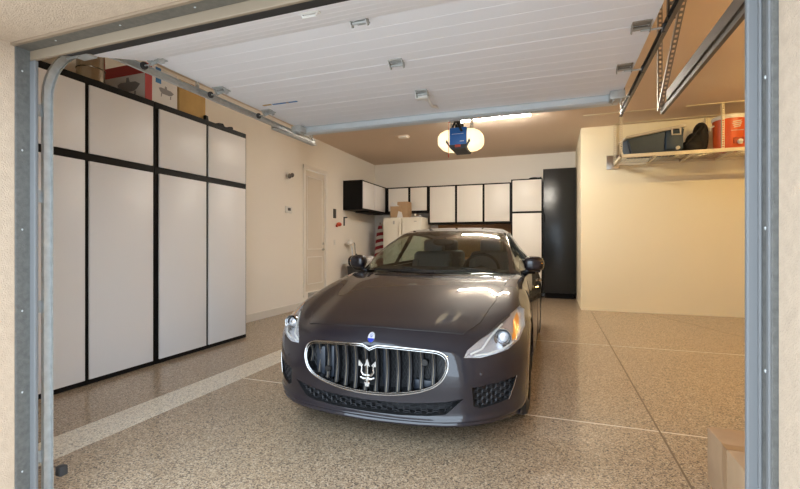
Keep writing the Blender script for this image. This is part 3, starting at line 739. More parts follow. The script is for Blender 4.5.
for r in ROWS[:13]:
    q = []
    for ci, (x, y, z) in enumerate(r):
        k = max(0, min(1, y/.55)); yy = 5.262-(y+.23*k*k*(3-2*k))
        w = (1, 1, 1, 1, .9, .6, .25, 0)[ci]
        zz = z + w*.24*max(0, min(1, (z-.45)/.3))
        zz = min(zz, 1.10 - .02*max(0, (x-.4)))
        if z < .25: zz = z+.05
        q.append((x*.985, yy, zz))
    REAR.append(q)
ROWS += REAR[::-1]
def cr(p0, p1, p2, p3, t):
    return .5*((2*p1)+(-p0+p2)*t+(2*p0-5*p1+4*p2-p3)*t*t+(-p0+3*p1-3*p2+p3)*t**3)
def dense(rows, nu, nv, mirror=True):
    """Catmull-Rom refinement: nv steps between rows, nu between columns; column 0 lies on the centre line"""
    V = [[Vector(p) for p in r] for r in rows]
    def refine(line, n, sym):
        out = []; m = len(line)
        for i in range(m-1):
            p0 = line[i-1] if i > 0 else (Vector((-line[1].x, line[1].y, line[1].z)) if sym else line[0]*2-line[1])
            p3 = line[i+2] if i+2 < m else line[-1]*2-line[-2]
            for k in range(n): out.append(cr(p0, line[i], line[i+1], p3, k/n))
        out.append(line[-1].copy()); return out
    H = [refine(r, nu, True) for r in V]
    cols = [refine([H[i][j] for i in range(len(H))], nv, False) for j in range(len(H[0]))]
    return [[cols[j][i] for j in range(len(cols))] for i in range(len(cols[0]))]
NU, NV = 6, 5
G = dense(ROWS, NU, NV)
nr, nc = len(G), len(G[0])
CUTR0, CUTR1 = 13*NV, 22*NV      # rows under the greenhouse
b = nb()
full = []
for r in G:
    full.append([b.verts.new((-p.x, p.y, p.z)) for p in r[:0:-1]] + [b.verts.new(p) for p in r])
W = 2*nc-1; mid = nc-1
for i in range(nr-1):
    for j in range(W-1):
        jc = abs(j+.5-mid)
        if CUTR0+2 <= i < CUTR1 and jc < 3.75*NU: continue
        b.faces.new((full[i][j], full[i+1][j], full[i+1][j+1], full[i][j+1]))
bmesh.ops.recalc_face_normals(b, faces=b.faces)
bvh = BVHTree.FromBMesh(b)
def sy(x, z, y0=-1.0, back=0.0, default=None):
    """front surface of the bodywork at lateral x, height z"""
    h = bvh.ray_cast(Vector((x, y0, z)), Vector((0, 1, 0)))
    if h[0] is None: return default if default is not None else .3+back
    return h[0].y+back
def sz(x, y):
    h = bvh.ray_cast(Vector((x, y, 3)), Vector((0, 0, -1)))
    return h[0].z if h[0] is not None else 1.0

def cut_convex(bm, poly, plane='XZ', test=None):
    """slices the shell along a convex outline and returns the faces inside it"""
    n = len(poly)
    area = sum(poly[i][0]*poly[(i+1) % n][1]-poly[(i+1) % n][0]*poly[i][1] for i in range(n))
    if area < 0: poly = poly[::-1]
    P3 = (lambda u, v: Vector((u, 0, v))) if plane == 'XZ' else (lambda u, v: Vector((u, v, 0)))
    uv = (lambda c: (c.x, c.z)) if plane == 'XZ' else (lambda c: (c.x, c.y))
    xs = [p[0] for p in poly]; zs = [p[1] for p in poly]; mg = .12
    def near(f):
        u, v = uv(f.calc_center_median()); return min(xs)-mg < u < max(xs)+mg and min(zs)-mg < v < max(zs)+mg and (test is None or test(f))
    cur = [f for f in bm.faces if near(f)]
    for i in range(n):
        a = poly[i]; c = poly[(i+1) % n]
        nx, nz = -(c[1]-a[1]), (c[0]-a[0])
        geom = list(set(cur) | {e for f in cur for e in f.edges} | {v for f in cur for v in f.verts})
        r = bmesh.ops.bisect_plane(bm, geom=geom, dist=1e-5, plane_co=P3(*a), plane_no=P3(nx, nz))
        fs = [g for g in r['geom'] if isinstance(g, bmesh.types.BMFace)]
        allf = set(f for f in cur if f.is_valid) | set(fs)
        def inside(f):
            u, v = uv(f.calc_center_median()); return (u-a[0])*nx+(v-a[1])*nz > 0
        cur = [f for f in allf if inside(f)]
    return cur
front = lambda f: f.calc_center_median().y < 1.2 and f.normal.y < .3
def extract(bm, faces, name, m, parent, offset=0):
    nbm = nb(); mp = {}
    for f in faces:
        vs = []
        for v in f.verts:
            if v not in mp: mp[v] = nbm.verts.new(v.co + (v.normal*offset))
            vs.append(mp[v])
        try: nbm.faces.new(vs)
        except ValueError: pass
    return obj(name, nbm, m, parent)
mirror = lambda P: [(-x, z) for x, z in P]
HL = [(.600,.598),(.632,.675),(.79,.783),(.885,.862),(.925,.82),(.942,.74),(.915,.675),(.85,.628),(.70,.594)]
INTAKE = [(.652,.418),(.662,.30),(.70,.283),(.86,.312),(.888,.385),(.905,.452)]
LOWER = [[(0,.300),(.2,.304),(.2,.226),(0,.224)],[(.2,.304),(.4,.318),(.4,.236),(.2,.226)],[(.4,.318),(.5,.330),(.5,.250),(.4,.236)],[(.5,.330),(.605,.350),(.5,.250)]]
GR = [(0,.652),(.2,.649),(.38,.639),(.455,.629),(.496,.604),(.510,.562),(.502,.510),(.470,.456),(.41,.414),(.3,.378),(.15,.352),(0,.345)]
GRILLE = GR + [(-x, z) for x, z in GR[-2:0:-1]]
grille_faces = cut_convex(b, GRILLE, test=front); bmesh.ops.delete(b, geom=grille_faces, context='FACES')
hl_faces = {}
for s in (1, -1):
    P = HL if s > 0 else mirror(HL)
    fs = cut_convex(b, P, test=front); b.normal_update()
    extract(b, fs, 'headlight_lens', M['lensglass'], car)
    bmesh.ops.delete(b, geom=fs, context='FACES')
    P = INTAKE if s > 0 else mirror(INTAKE)
    fs = cut_convex(b, P, test=front); bmesh.ops.delete(b, geom=fs, context='FACES')
    for Q in LOWER:
        P = Q if s > 0 else mirror(Q)
        fs = cut_convex(b, P, test=front); bmesh.ops.delete(b, geom=fs, context='FACES')
# bonnet outline, seen from above
HOOD_R = [(0,.118),(.15,.124),(.3,.146),(.45,.182),(.57,.226),(.66,.40),(.715,.70),(.755,1.05),(.785,1.50),(.6,1.50),(0,1.385)]
HB = [(0,.118),(.15,.124),(.3,.146),(.45,.182),(.57,.226),(.66,.40),(.715,.70),(.745,1.05),(.755,1.40)]
HOODP = HB + [(-x, y) for x, y in HB[:0:-1]]
hood_faces = cut_convex(b, HOODP, 'XY', test=lambda f: f.normal.z > .15 and f.calc_center_median().z > .6 and f.calc_center_median().y < 1.6)
b.normal_update()
extract(b, hood_faces, 'hood', M['paint'], car, .003)
bmesh.ops.delete(b, geom=hood_faces, context='FACES')
body = obj('body', b, M['paint'], car, True, 50)

def surf_line(pts, n=6, back=0.0):
    out = []
    for i in range(len(pts)):
        p = pts[i]; q = pts[(i+1) % len(pts)]
        for k in range(n):
            t = k/n; x = p[0]+(q[0]-p[0])*t; z = p[1]+(q[1]-p[1])*t
            out.append((x, sy(x, z, back=back), z))
    return out
def top_line(pts, n=6, dz=0.0):
    out = []
    for p, q in zip(pts, pts[1:]):
        for k in range(n):
            t = k/n; x = p[0]+(q[0]-p[0])*t; y = p[1]+(q[1]-p[1])*t
            out.append((x, y, sz(x, y)+dz))
    out.append((pts[-1][0], pts[-1][1], sz(*pts[-1])+dz)); return out
hb2 = [(-x, y) for x, y in HB[::-1]] + HB[1:]
b = nb(); tube(b, top_line(hb2, 5, -.0005), .0042, 6); obj('hood_gap', b, M['blackm'], car)
# two soft ridges of the bonnet are in the metal: slim creases
for s in (-1, 1):
    b = nb(); tube(b, top_line([(s*.13, .25), (s*.30, .60), (s*.42, 1.0), (s*.46, 1.38)], 6, -.0075), .009, 10); obj('hood_crease', b, M['paint'], car)

# grille: chrome surround, blades, dark box behind, trident
gc = (0, .49)
def scaled(P, k, dx=0): return [(gc[0]+(x-gc[0])*(1+k/.52), gc[1]+(z-gc[1])*(1+k/.16)) for x, z in P]
def smooth_closed(P, n=4):
    out = []; m = len(P)
    for i in range(m):
        a, b_, c, d = [Vector((*P[(i+o) % m], 0)) for o in (-1, 0, 1, 2)]
        for k in range(n): q = cr(a, b_, c, d, k/n); out.append((q.x, q.y))
    return out
GS = smooth_closed(GRILLE, 4)
def notch(P, d=.022):
    return [(x, z-(d*max(0, 1-abs(x)/.045) if z > .6 else 0)) for x, z in P]
def ring(P, r, back, m, name, par):
    pts = [(x, sy(x, z)+back, z) for x, z in P]
    b_ = nb(); tube(b_, pts, r, 8, True); return obj(name, b_, m, par)
g = obj('grille', prism(nb(), [(x, z) for x, z in scaled(GS, .004)], .13, .145, 'Y'), M['blackm'], car, False)
b = nb()   # tunnel wall between the ring and the back plate
A = [b.verts.new((x, sy(x, z)+.004, z)) for x, z in scaled(GS, .002)]; B2 = [b.verts.new((x, .14, z)) for x, z in scaled(GS, -.01)]
for i in range(len(A)): b.faces.new((A[i], A[(i+1) % len(A)], B2[(i+1) % len(A)], B2[i]))
obj('grille_tunnel', b, M['blackp'], g)
ring(notch(scaled(GS, .002)), .0062, -.006, M['carchrome'], 'chrome_surround', g)
ring(notch(scaled(GS, -.010)), .0028, -.001, M['carchrome'], 'inner_surround', g)
b = nb(); tri = [(-.05, .655), (.05, .655), (.012, .636), (0, .628), (-.012, .636)]
prism(b, tri, sy(0, .66)-.002, sy(0, .66)+.02, 'Y'); obj('grille_notch', b, M['paint'], g)
def zr(x):
    """vertical extent of the grille opening at x"""
    hit = []
    P = scaled(GS, -.008)
    for i in range(len(P)):
        a = P[i]; c = P[(i+1) % len(P)]
        if (a[0]-x)*(c[0]-x) <= 0 and a[0] != c[0]: hit.append(a[1]+(c[1]-a[1])*(x-a[0])/(c[0]-a[0]))
    return min(hit), max(hit)
def strip_between(bm, xf, th, y_of, z0, z1, depth, n=7, curve=.0):
    """vertical blade: concave towards the front"""
    rings = []
    for i in range(n+1):
        z = z0+(z1-z0)*i/n; u = i/n
        y = y_of(z)+curve*math.sin(PI*u)
        rings.append([bm.verts.new(p) for p in ((xf-th, y, z), (xf+th, y, z), (xf+th*.8, y+depth, z), (xf-th*.8, y+depth, z))])
    for A_, B_ in zip(rings, rings[1:]):
        for k in range(4): bm.faces.new((A_[k], A_[(k+1) % 4], B_[(k+1) % 4], B_[k]))
    bm.faces.new(rings[0][::-1]); bm.faces.new(rings[-1])
for i in range(14):
    x = (i-6.5)*.0745
    if abs(x) > .50: continue
    z0, z1 = zr(x)
    yf = lambda z, x=x: sy(x*.999, .672)*.35+sy(x*.98, .33)*.65+.004 if abs(x) < .3 else sy(x*1.25, .5)+.0
    y0 = (.012+.30*x*x)
    b = nb(); strip_between(b, x, .013, lambda z: y0+.012, z0, z1, .05, curve=.022); bl = obj('grille_blade', b, M['blade'], g)
    b = nb(); strip_between(b, x, .0016, lambda z: y0+.007, z0, z1, .006, curve=.022); obj('blade_edge', b, M['bladeedge'], bl)
# diagonal mesh behind the blades
b = nb()
for s in (1, -1):
    for i in range(-16, 40):
        x = -.52+i*.026; zl = .34; zh = .66
        xa = x; xb = x+s*.18
        seg = [(xa+(xb-xa)*k/6, zl+(zh-zl)*k/6) for k in range(7)]
        seg = [p for p in seg if abs(p[0]) < .49 and zr(p[0])[0] < p[1] < zr(p[0])[1]]
        if len(seg) > 1: tube(b, [(p[0], .118, p[1]) for p in seg], .0022, 4)
obj('mesh', b, M['darkgrey'], g)
# cooler shapes and a camera behind the blades
dm = mat('bluish_plastic', (.015, .02, .03), .4)
for x0, x1, z0, z1 in ((-.44, -.37, .40, .60), (-.345, -.30, .39, .61), (-.155, -.115, .38, .62), (.06, .095, .38, .62), (.28, .40, .37, .44)):
    obj('duct', bx(nb(), (x0, .09, z0), (x1, .12, z1), .01), dm, g)
for x, z in ((-.335, .455), (.36, .56)): obj('sensor', lathe(nb(), [(.02, .06), (.02, .10)], 'Y', (x, 0, z)), M['blackp'], g)
# trident badge
b = nb(); ty = -.018
def arc(p, r0, r1=None): tube(b, [(x, ty, z) for x, z in p], r0, 8)
tz = .478
tube(b, [(0, ty, tz-.075), (0, ty, tz-.03), (0, ty, tz+.06)], [.006, .008, .007], 8)
prism(b, [(-.020, tz+.045), (0, tz+.098), (.020, tz+.045), (0, tz+.056)], ty-.006, ty+.006, 'Y')
for s in (-1, 1):
    tube(b, [(s*.004, ty, tz-.012), (s*.03, ty, tz-.010), (s*.043, ty, tz+.01), (s*.040, ty, tz+.035), (s*.047, ty, tz+.058)], [.008, .0085, .008, .0065, .005], 8)
    prism(b, [(s*.036, tz+.044), (s*.060, tz+.085), (s*.030, tz+.055)], ty-.005, ty+.005, 'Y')
    prism(b, [(s*.036, tz+.05), (s*.060, tz+.085), (s*.062, tz+.045)], ty-.005, ty+.005, 'Y')
    tube(b, [(0, ty, tz-.03), (s*.022, ty, tz-.036), (s*.05, ty, tz-.026)], [.010, .009, .006], 8)
prism(b, [(-.020, tz-.055), (.020, tz-.055), (.010, tz-.082), (-.010, tz-.082)], ty-.008, ty+.008, 'Y')
lathe(b, [(.012, -.012), (.014, 0), (.012, .012)], 'Z', (0, ty, tz-.045), 10)
obj('trident_badge', b, M['carchrome'], g)
# lower intake and side intakes: recess + honeycomb
def intake(P, name, cell, par):
    xs = [p[0] for p in P]; zs = [p[1] for p in P]
    b = nb(); n = len(P); A = [b.verts.new((x, sy(x, z), z)) for x, z in P]; cx = sum(xs)/n; cz = sum(zs)/n
    B_ = [b.verts.new((cx+(x-cx)*.97, sy(x, z)+.09, cz+(z-cz)*.9)) for x, z in P]
    for i in range(n): b.faces.new((A[i], A[(i+1) % n], B_[(i+1) % n], B_[i]))
    b.faces.new(B_)
    o = obj(name, b, M['blackm'], par, False)
    def inside(x, z):
        c = False
        for i in range(n):
            x1, z1 = P[i]; x2, z2 = P[(i+1) % n]
            if (z1 > z) != (z2 > z) and x < (x2-x1)*(z-z1)/(z2-z1)+x1: c = not c
        return c
    b = nb(); dx, dz = cell; z = min(zs); row = 0
    while z < max(zs)+dz:
        x = min(xs)-dx+(dx*.75 if row % 2 else 0)
        while x < max(xs)+dx:
            hexp = [(x-dx*.5, z), (x-dx*.25, z+dz*.5), (x+dx*.25, z+dz*.5), (x+dx*.5, z), (x+dx*.75+dx*.25, z)]
            for a, c in zip(hexp, hexp[1:]):
                if inside(*a) and inside(*c): tube(b, [(a[0], sy(*a)+.030, a[1]), (c[0], sy(*c)+.030, c[1])], .0028, 4)
            a, c = (x-dx*.25, z-dz*.5), (x-dx*.5, z)
            if inside(*a) and inside(*c): tube(b, [(a[0], sy(*a)+.030, a[1]), (c[0], sy(*c)+.030, c[1])], .0028, 4)
            a, c = (x+dx*.25, z-dz*.5), (x+dx*.5, z)
            if inside(*a) and inside(*c): tube(b, [(a[0], sy(*a)+.030, a[1]), (c[0], sy(*c)+.030, c[1])], .0028, 4)
            x += dx*1.5
        z += dz; row += 1
    if len(b.verts): obj('honeycomb', b, M['comb'], o)
    return o
LW = [(0,.300),(.2,.304),(.4,.318),(.5,.330),(.605,.350),(.5,.250),(.4,.236),(.2,.226),(0,.224)]
intake(LW + [(-x, z) for x, z in LW[-2:0:-1]], 'lower_intake', (.05, .022), car)
for s in (1, -1):
    P = INTAKE if s > 0 else mirror(INTAKE)
    o = intake(P, 'side_intake', (.034, .022), car)
    e = [(s*.86, .312), (s*.885, .385), (s*.905, .455)]
    b = nb(); tube(b, [(x, sy(x, z)-.003, z) for x, z in [(e[0][0]+(e[1][0]-e[0][0])*t, e[0][1]+(e[1][1]-e[0][1])*t) for t in (0, .5)] + [(e[1][0]+(e[2][0]-e[1][0])*t, e[1][1]+(e[2][1]-e[1][1])*t) for t in (0, .5, 1)]], [.002, .0035, .0035, .003, .002], 8); obj('chrome_edge', b, M['carchrome'], o)
# splitter
b = nb()
pts = [(x*s_, sy(x*s_, .195, default=.4), .186+.012*x) for s_, xs_ in ((-1, [.93, .9, .85, .78, .7, .6, .5, .35, .2, .08]), (1, [0, .1, .2, .35, .5, .6, .7, .78, .85, .9, .93])) for x in xs_]
tube(b, pts, .016, 8); obj('splitter', b, M['paint'], car)
# oval badge above the grille
ez = .696; ey = sy(0, ez)
tiltm = Matrix.Translation((0, ey-.001, ez)) @ Matrix.Rotation(-math.atan2(sy(0, ez+.02)-sy(0, ez-.02), .04), 4, 'X')
def oval(bm, rx, rz, y0, y1, zlo=-1, zhi=1):
    P = []
    for k in range(28):
        a = 2*PI*k/28; u, v = math.cos(a), math.sin(a); v = max(zlo, min(zhi, v)); P.append((rx*u, rz*v))
    prism(bm, P, y0, y1, 'Y'); xform(bm, tiltm); return bm
tb = obj('oval_badge', oval(nb(), .027, .040, -.004, .012), M['carchrome'], car)
obj('upper_field', oval(nb(), .0235, .036, -.0055, .006, -.2, 1), M['enamelwhite'], tb)
obj('lower_field', oval(nb(), .0235, .036, -.0057, .006, -1, -.2), M['enamelblue'], tb)
b = nb(); tube(b, [(0, -.007, -.004), (0, -.007, .028)], .0015, 5)
for s in (-1, 1): tube(b, [(0, -.007, 0), (s*.008, -.007, .004), (s*.008, -.007, .022)], .0013, 5)
xform(b, tiltm); obj('small_trident', b, M['enamelblue'], tb)
# parking sensors
for x, z in ((.70, .50), (-.70, .50)):
    b = nb(); lathe(b, [(.009, 0), (.009, .02)], 'Y', (x, sy(x, z)-.002, z), 14); obj('parking_sensor', b, M['blackp'] if False else M['paint'], car)

# headlamps
for s in (1, -1):
    P = HL if s > 0 else mirror(HL)
    n = len(P); cx = sum(p[0] for p in P)/n; cz = sum(p[1] for p in P)/n
    b = nb(); PD = []
    for i in range(n):
        for k in range(4): t = k/4; PD.append((P[i][0]+(P[(i+1) % n][0]-P[i][0])*t, P[i][1]+(P[(i+1) % n][1]-P[i][1])*t))
    rings = []
    for k, bk in ((1.0, .002), (.97, .03), (.90, .065), (.55, .085), (.1, .09)):
        rings.append([b.verts.new((cx+(x-cx)*k, sy(x, z)+bk if k > .8 else sy(cx+(x-cx)*k, cz+(z-cz)*k)+bk, cz+(z-cz)*k)) for x, z in PD])
    for A_, B_ in zip(rings, rings[1:]):
        for k in range(len(PD)): b.faces.new((A_[k], A_[(k+1) % len(PD)], B_[(k+1) % len(PD)], B_[k]))
    b.faces.new(rings[-1])
    hl = obj('headlight', b, M['lampchrome'], car)
    px, pz = s*.815, .695; py = sy(px, pz)
    b = nb(); lathe(b, [(.052, .018), (.058, .012), (.060, .03), (.052, .07)], 'Y', (px, py, pz), 28, False); lathe(b, [(.040, .02), (.044, .016), (.046, .05)], 'Y', (px, py, pz), 28, False); obj('projector_ring', b, M['carchrome'], hl)
    b = nb(); lathe(b, [(.052, .045), (.0525, .075)], 'Y', (px, py, pz), 28); obj('projector_shroud', b, M['darkgrey'], hl)
    b = nb(); ellipsoid(b, (px, py+.045, pz), (.036, .022, .036)); obj('projector_lens', b, M['lampchrome'], hl)
    b = nb(); L1 = [(s*.635, .612), (s*.70, .64), (s*.745, .71), (s*.80, .765)]; tube(b, [(x, sy(x, z)+.022, z) for x, z in L1], .007, 8); L2 = [(s*.66, .605), (s*.74, .612), (s*.82, .63), (s*.88, .665)]; tube(b, [(x, sy(x, z)+.022, z) for x, z in L2], .006, 8)
    obj('light_guide', b, M['plasticw'], hl)
    b = nb()
    AP = [(.866,.672),(.892,.684),(.907,.73),(.900,.79),(.882,.822),(.866,.78),(.875,.72)]
    vs = [b.verts.new((s*x, sy(s*x, z)+.012, z)) for x, z in AP]; vb = [b.verts.new((s*x, sy(s*x, z)+.03, z)) for x, z in AP]
    for i in range(len(AP)): b.faces.new((vs[i], vs[(i+1) % len(AP)], vb[(i+1) % len(AP)], vb[i]))
    b.faces.new(vs); b.faces.new(vb[::-1]); obj('amber_marker', b, M['amber'], hl)
    # eyelid in dark trim on the top edge
    b = nb(); tube(b, [(s*x, sy(s*x, z)+.012, z-.004) for x, z in [(.635, .672), (.71, .722), (.79, .775), (.84, .815)]], [.005, .010, .010, .006], 8); obj('upper_trim', b, M['darkgrey'], hl)

# greenhouse ----------------------------------------------------
GH = [
 [(0,1.365,1.050),(.30,1.385,1.050),(.58,1.475,1.048),(.752,1.60,1.036),(.80,1.68,1.028),(.842,1.74,1.015)],
 [(0,1.60,1.165),(.29,1.62,1.163),(.56,1.695,1.156),(.725,1.80,1.140),(.79,1.83,1.075),(.85,1.86,1.018)],
 [(0,1.88,1.308),(.27,1.895,1.305),(.52,1.96,1.294),(.675,2.04,1.268),(.765,2.07,1.14),(.862,2.10,1.02)],
 [(0,2.20,1.412),(.25,2.21,1.409),(.47,2.26,1.398),(.612,2.32,1.370),(.735,2.36,1.21),(.870,2.40,1.022)],
 [(0,2.36,1.442),(.25,2.37,1.440),(.46,2.41,1.430),(.595,2.46,1.402),(.722,2.50,1.24),(.872,2.54,1.023)],
 [(0,2.75,1.480),(.25,2.75,1.478),(.45,2.77,1.468),(.578,2.80,1.438),(.712,2.84,1.26),(.874,2.88,1.027)],
 [(0,3.25,1.478),(.25,3.25,1.476),(.44,3.26,1.465),(.565,3.28,1.434),(.703,3.30,1.26),(.870,3.30,1.036)],
 [(0,3.65,1.442),(.25,3.65,1.440),(.43,3.66,1.43),(.555,3.68,1.398),(.695,3.70,1.24),(.860,3.68,1.044)],
 [(0,3.85,1.405),(.25,3.85,1.403),(.43,3.86,1.39),(.55,3.88,1.36),(.69,3.88,1.22),(.852,3.84,1.050)],
 [(0,4.30,1.245),(.25,4.30,1.243),(.44,4.29,1.235),(.57,4.26,1.215),(.70,4.20,1.14),(.842,4.12,1.055)],
 [(0,4.65,1.09),(.26,4.64,1.09),(.48,4.58,1.088),(.66,4.48,1.08),(.76,4.42,1.07),(.835,4.36,1.06)],
]
GU, GV = 6, 5
GH = [[(x*1.015, y, z if z < 1.04 else 1.03+(z-1.03)*1.085) for x, y, z in r] for r in GH]
gg = dense(GH, GU, GV); gr, gcn = len(gg), len(gg[0]); gm = gcn-1
def patch(name, test, m, parent, off=0.0, sides=(1, -1), thick=0):
    b_ = nb(); mp = {}
    def V(i, j):
        k = (i, j)
        if k not in mp:
            p = gg[i][abs(j-gm)]; mp[k] = b_.verts.new((math.copysign(p.x, j-gm) if j != gm else 0, p.y, p.z))
        return mp[k]
    for i in range(gr-1):
        for j in range(2*gcn-2):
            ci = (abs(j+.5-gm))/GU; ri = (i+.5)/GV; sd = 1 if j+.5 > gm else -1
            if sd in sides and test(ri, ci): b_.faces.new((V(i, j), V(i+1, j), V(i+1, j+1), V(i, j+1)))
    return obj(name, b_, m, parent, True, 60)
ws = lambda r, c: r < 3.4 and c < 2.85
rw = lambda r, c: r > 8 and c < 2.8
sg = lambda r, c: 3.33 < c < 4.85 and ((1.0 < r < 4.9) or (5.1 < r < 8.6)) 
patch('windshield', ws, M['glass'], car)
patch('rear_window', rw, M['glass'], car)
for s in (1, -1):
    patch('side_window', lambda r, c: sg(r, c) and r < 5, M['sglass'], car, sides=(s,))
    patch('side_window', lambda r, c: sg(r, c) and r > 5, M['sglass'], car, sides=(s,))
blk = lambda r, c: 3.16 < c < 5 and .4 < r < 9 and not sg(r, c)
patch('window_trim', blk, M['blackp'], car)
patch('roof', lambda r, c: not ws(r, c) and not rw(r, c) and not sg(r, c) and not blk(r, c), M['paint'], car)
# chrome lines round the side glass, cowl and wipers
for s in (1, -1):
    pts = [gg[i][int(3.16*GU)+1] for i in range(5, 44)]
    b = nb(); tube(b, [(s*(p.x+.003), p.y, p.z) for p in pts], .004, 6); tube(b, [(s*(gg[i][gcn-1].x+.006), gg[i][gcn-1].y, gg[i][gcn-1].z+.004) for i in range(3, 48)], .005, 6)
    obj('chrome_strip', b, M['carchrome'], car)
b = nb()
P0 = [(x, 1.345+.37*(abs(x)/.8)**2.1) for x in [-.80+.08*k for k in range(21)]]
A_ = [b.verts.new((x, y-.0, 1.046)) for x, y in P0]; B_ = [b.verts.new((x*.99, y+.06, 1.060)) for x, y in P0]; C_ = [b.verts.new((x*.99, y+.1, .97)) for x, y in P0]
for k in range(20): b.faces.new((A_[k], A_[k+1], B_[k+1], B_[k])); b.faces.new((B_[k], B_[k+1], C_[k+1], C_[k]))
obj('cowl', b, M['blackm'], car)
def gpt(x, f):
    """point on the windscreen: lateral x, height fraction f"""
    i = min(int(f*3*GV), gr-2); row = gg[i]
    for j in range(len(row)-1):
        if row[j].x <= abs(x) <= row[j+1].x:
            t = (abs(x)-row[j].x)/(row[j+1].x-row[j].x+1e-9); p = row[j].lerp(row[j+1], t); return (math.copysign(p.x, x), p.y-.012, p.z+.012)
    return (x, row[0].y, row[0].z)
for x0, x1 in ((-.58, .05), (.02, .62)):
    b = nb(); tube(b, [gpt(x0+(x1-x0)*t/8, .05) for t in range(9)], .008, 6); p = gpt(x1, .04); tube(b, [(p[0]+.03, p[1]-.04, p[2]-.01), gpt((x0+x1)/2, .07)], .007, 6)
    obj('wiper', b, M['blackm'], car)
# inside
b = nb(); prism(b, [(1.55, .70), (1.50, 1.0), (1.72, 1.055), (2.12, 1.05), (2.22, .98), (2.22, .70)], -.78, .78, 'X'); bmesh.ops.bevel(b, geom=list(b.edges), offset=.03, segments=2, affect='EDGES'); obj('dashboard', b, M['dash'], car)
b = nb(); bx(b, (-.80, 1.5, .28), (.80, 4.4, .34)); bx(b, (-.82, 1.9, .34), (-.78, 4.0, .95)); bx(b, (.78, 1.9, .34), (.82, 4.0, .95)); bx(b, (-.75, 4.1, .3), (.75, 4.6, 1.06)); obj('cabin_lining', b, M['dash'], car, False)
def seat(x, y, z=0, nm='seat', w=.26):
    b = nb(); bx(b, (x-w, y-.25, .50), (x+w, y+.30, .68), .06, 3)
    tmp = nb(); bx(tmp, (-w, -.07, 0), (w, .08, .62), .07, 3); bx(tmp, (-w, -.10, .12), (-w+.09, .0, .5), .035, 3); bx(tmp, (w-.09, -.10, .12), (w, .0, .5), .035, 3)
    xform(tmp, Matrix.Translation((x, y+.30, .62)) @ Matrix.Rotation(math.radians(-14), 4, 'X'))
    me = bpy.data.meshes.new('t'); tmp.to_mesh(me); tmp.free(); b.from_mesh(me)
    o = obj(nm, b, M['leather'], car, True, 60)
    b = nb(); bx(b, (x-.14, y+.43, 1.20), (x+.14, y+.55, 1.38), .045, 3); tube(b, [(x-.05, y+.47, 1.12), (x-.05, y+.48, 1.25)], .008); tube(b, [(x+.05, y+.47, 1.12), (x+.05, y+.48, 1.25)], .008)
    obj('headrest', b, M['leather'], o, True, 60)
seat(-.38, 2.55); seat(.38, 2.55); seat(-.40, 3.5); seat(.40, 3.5)
swc = Vector((.39, 2.13, 1.03)); b = nb(); tl = math.radians(65)
cs = [swc + Vector((.19*math.cos(a), -.19*math.sin(a)*math.cos(tl)*-1, .19*math.sin(a)*math.sin(tl))) for a in [2*PI*k/36 for k in range(36)]]
tube(b, cs, .016, 8, True)
for a in (0, PI, -PI/2): tube(b, [swc, swc + Vector((.18*math.cos(a), .18*math.sin(a)*math.cos(tl), .18*math.sin(a)*math.sin(tl)))], .018, 6)
ellipsoid(b, swc, (.06, .035, .055)); obj('steering_wheel', b, M['dash'], car)
b = nb(); ellipsoid(b, (0.0, 2.03, 1.335), (.12, .025, .038), pw=.7); tube(b, [(0, 2.05, 1.345), (0, 2.10, 1.385)], .014); obj('rear_view_mirror', b, M['dash'], car)
b = nb(); ellipsoid(b, (0.0, 2.02, 1.335), (.09, .012, .026), pw=.7); obj('mirror_sensor', b, M['lampchrome'], car)

# door mirrors
for s in (1, -1):
    mx_ = .955 if s > 0 else .925
    b = nb(); ellipsoid(b, (s*mx_, 1.79, 1.120), (.094, .08, .070), 28, 16, .72)
    for v in b.verts:
        u = (v.co.x*s-mx_+.09)/.2; v.co.z += .012*(1-u)*(1 if v.co.z > 1.115 else -.4); v.co.y += .035*u
    mi = obj('door_mirror', b, M['paint'], car)
    b = nb(); bx(b, (min(s*.86, s*(mx_+.06)), 1.77, 1.040), (max(s*.86, s*(mx_+.06)), 1.86, 1.064), .012); tube(b, [(s*.83, 1.83, 1.02), (s*.90, 1.82, 1.045), (s*.97, 1.80, 1.05)], [.03, .026, .022], 10); obj('mirror_foot', b, M['blackp'], mi)
    b = nb(); ellipsoid(b, (s*mx_, 1.866, 1.125), (.08, .012, .055), pw=.7); obj('mirror_glass', b, M['carchrome'], mi)
    b = nb(); ellipsoid(b, (s*(mx_+.068), 1.765, 1.13), (.014, .014, .006), pw=.8); obj('turn_signal', b, M['amber'], mi)
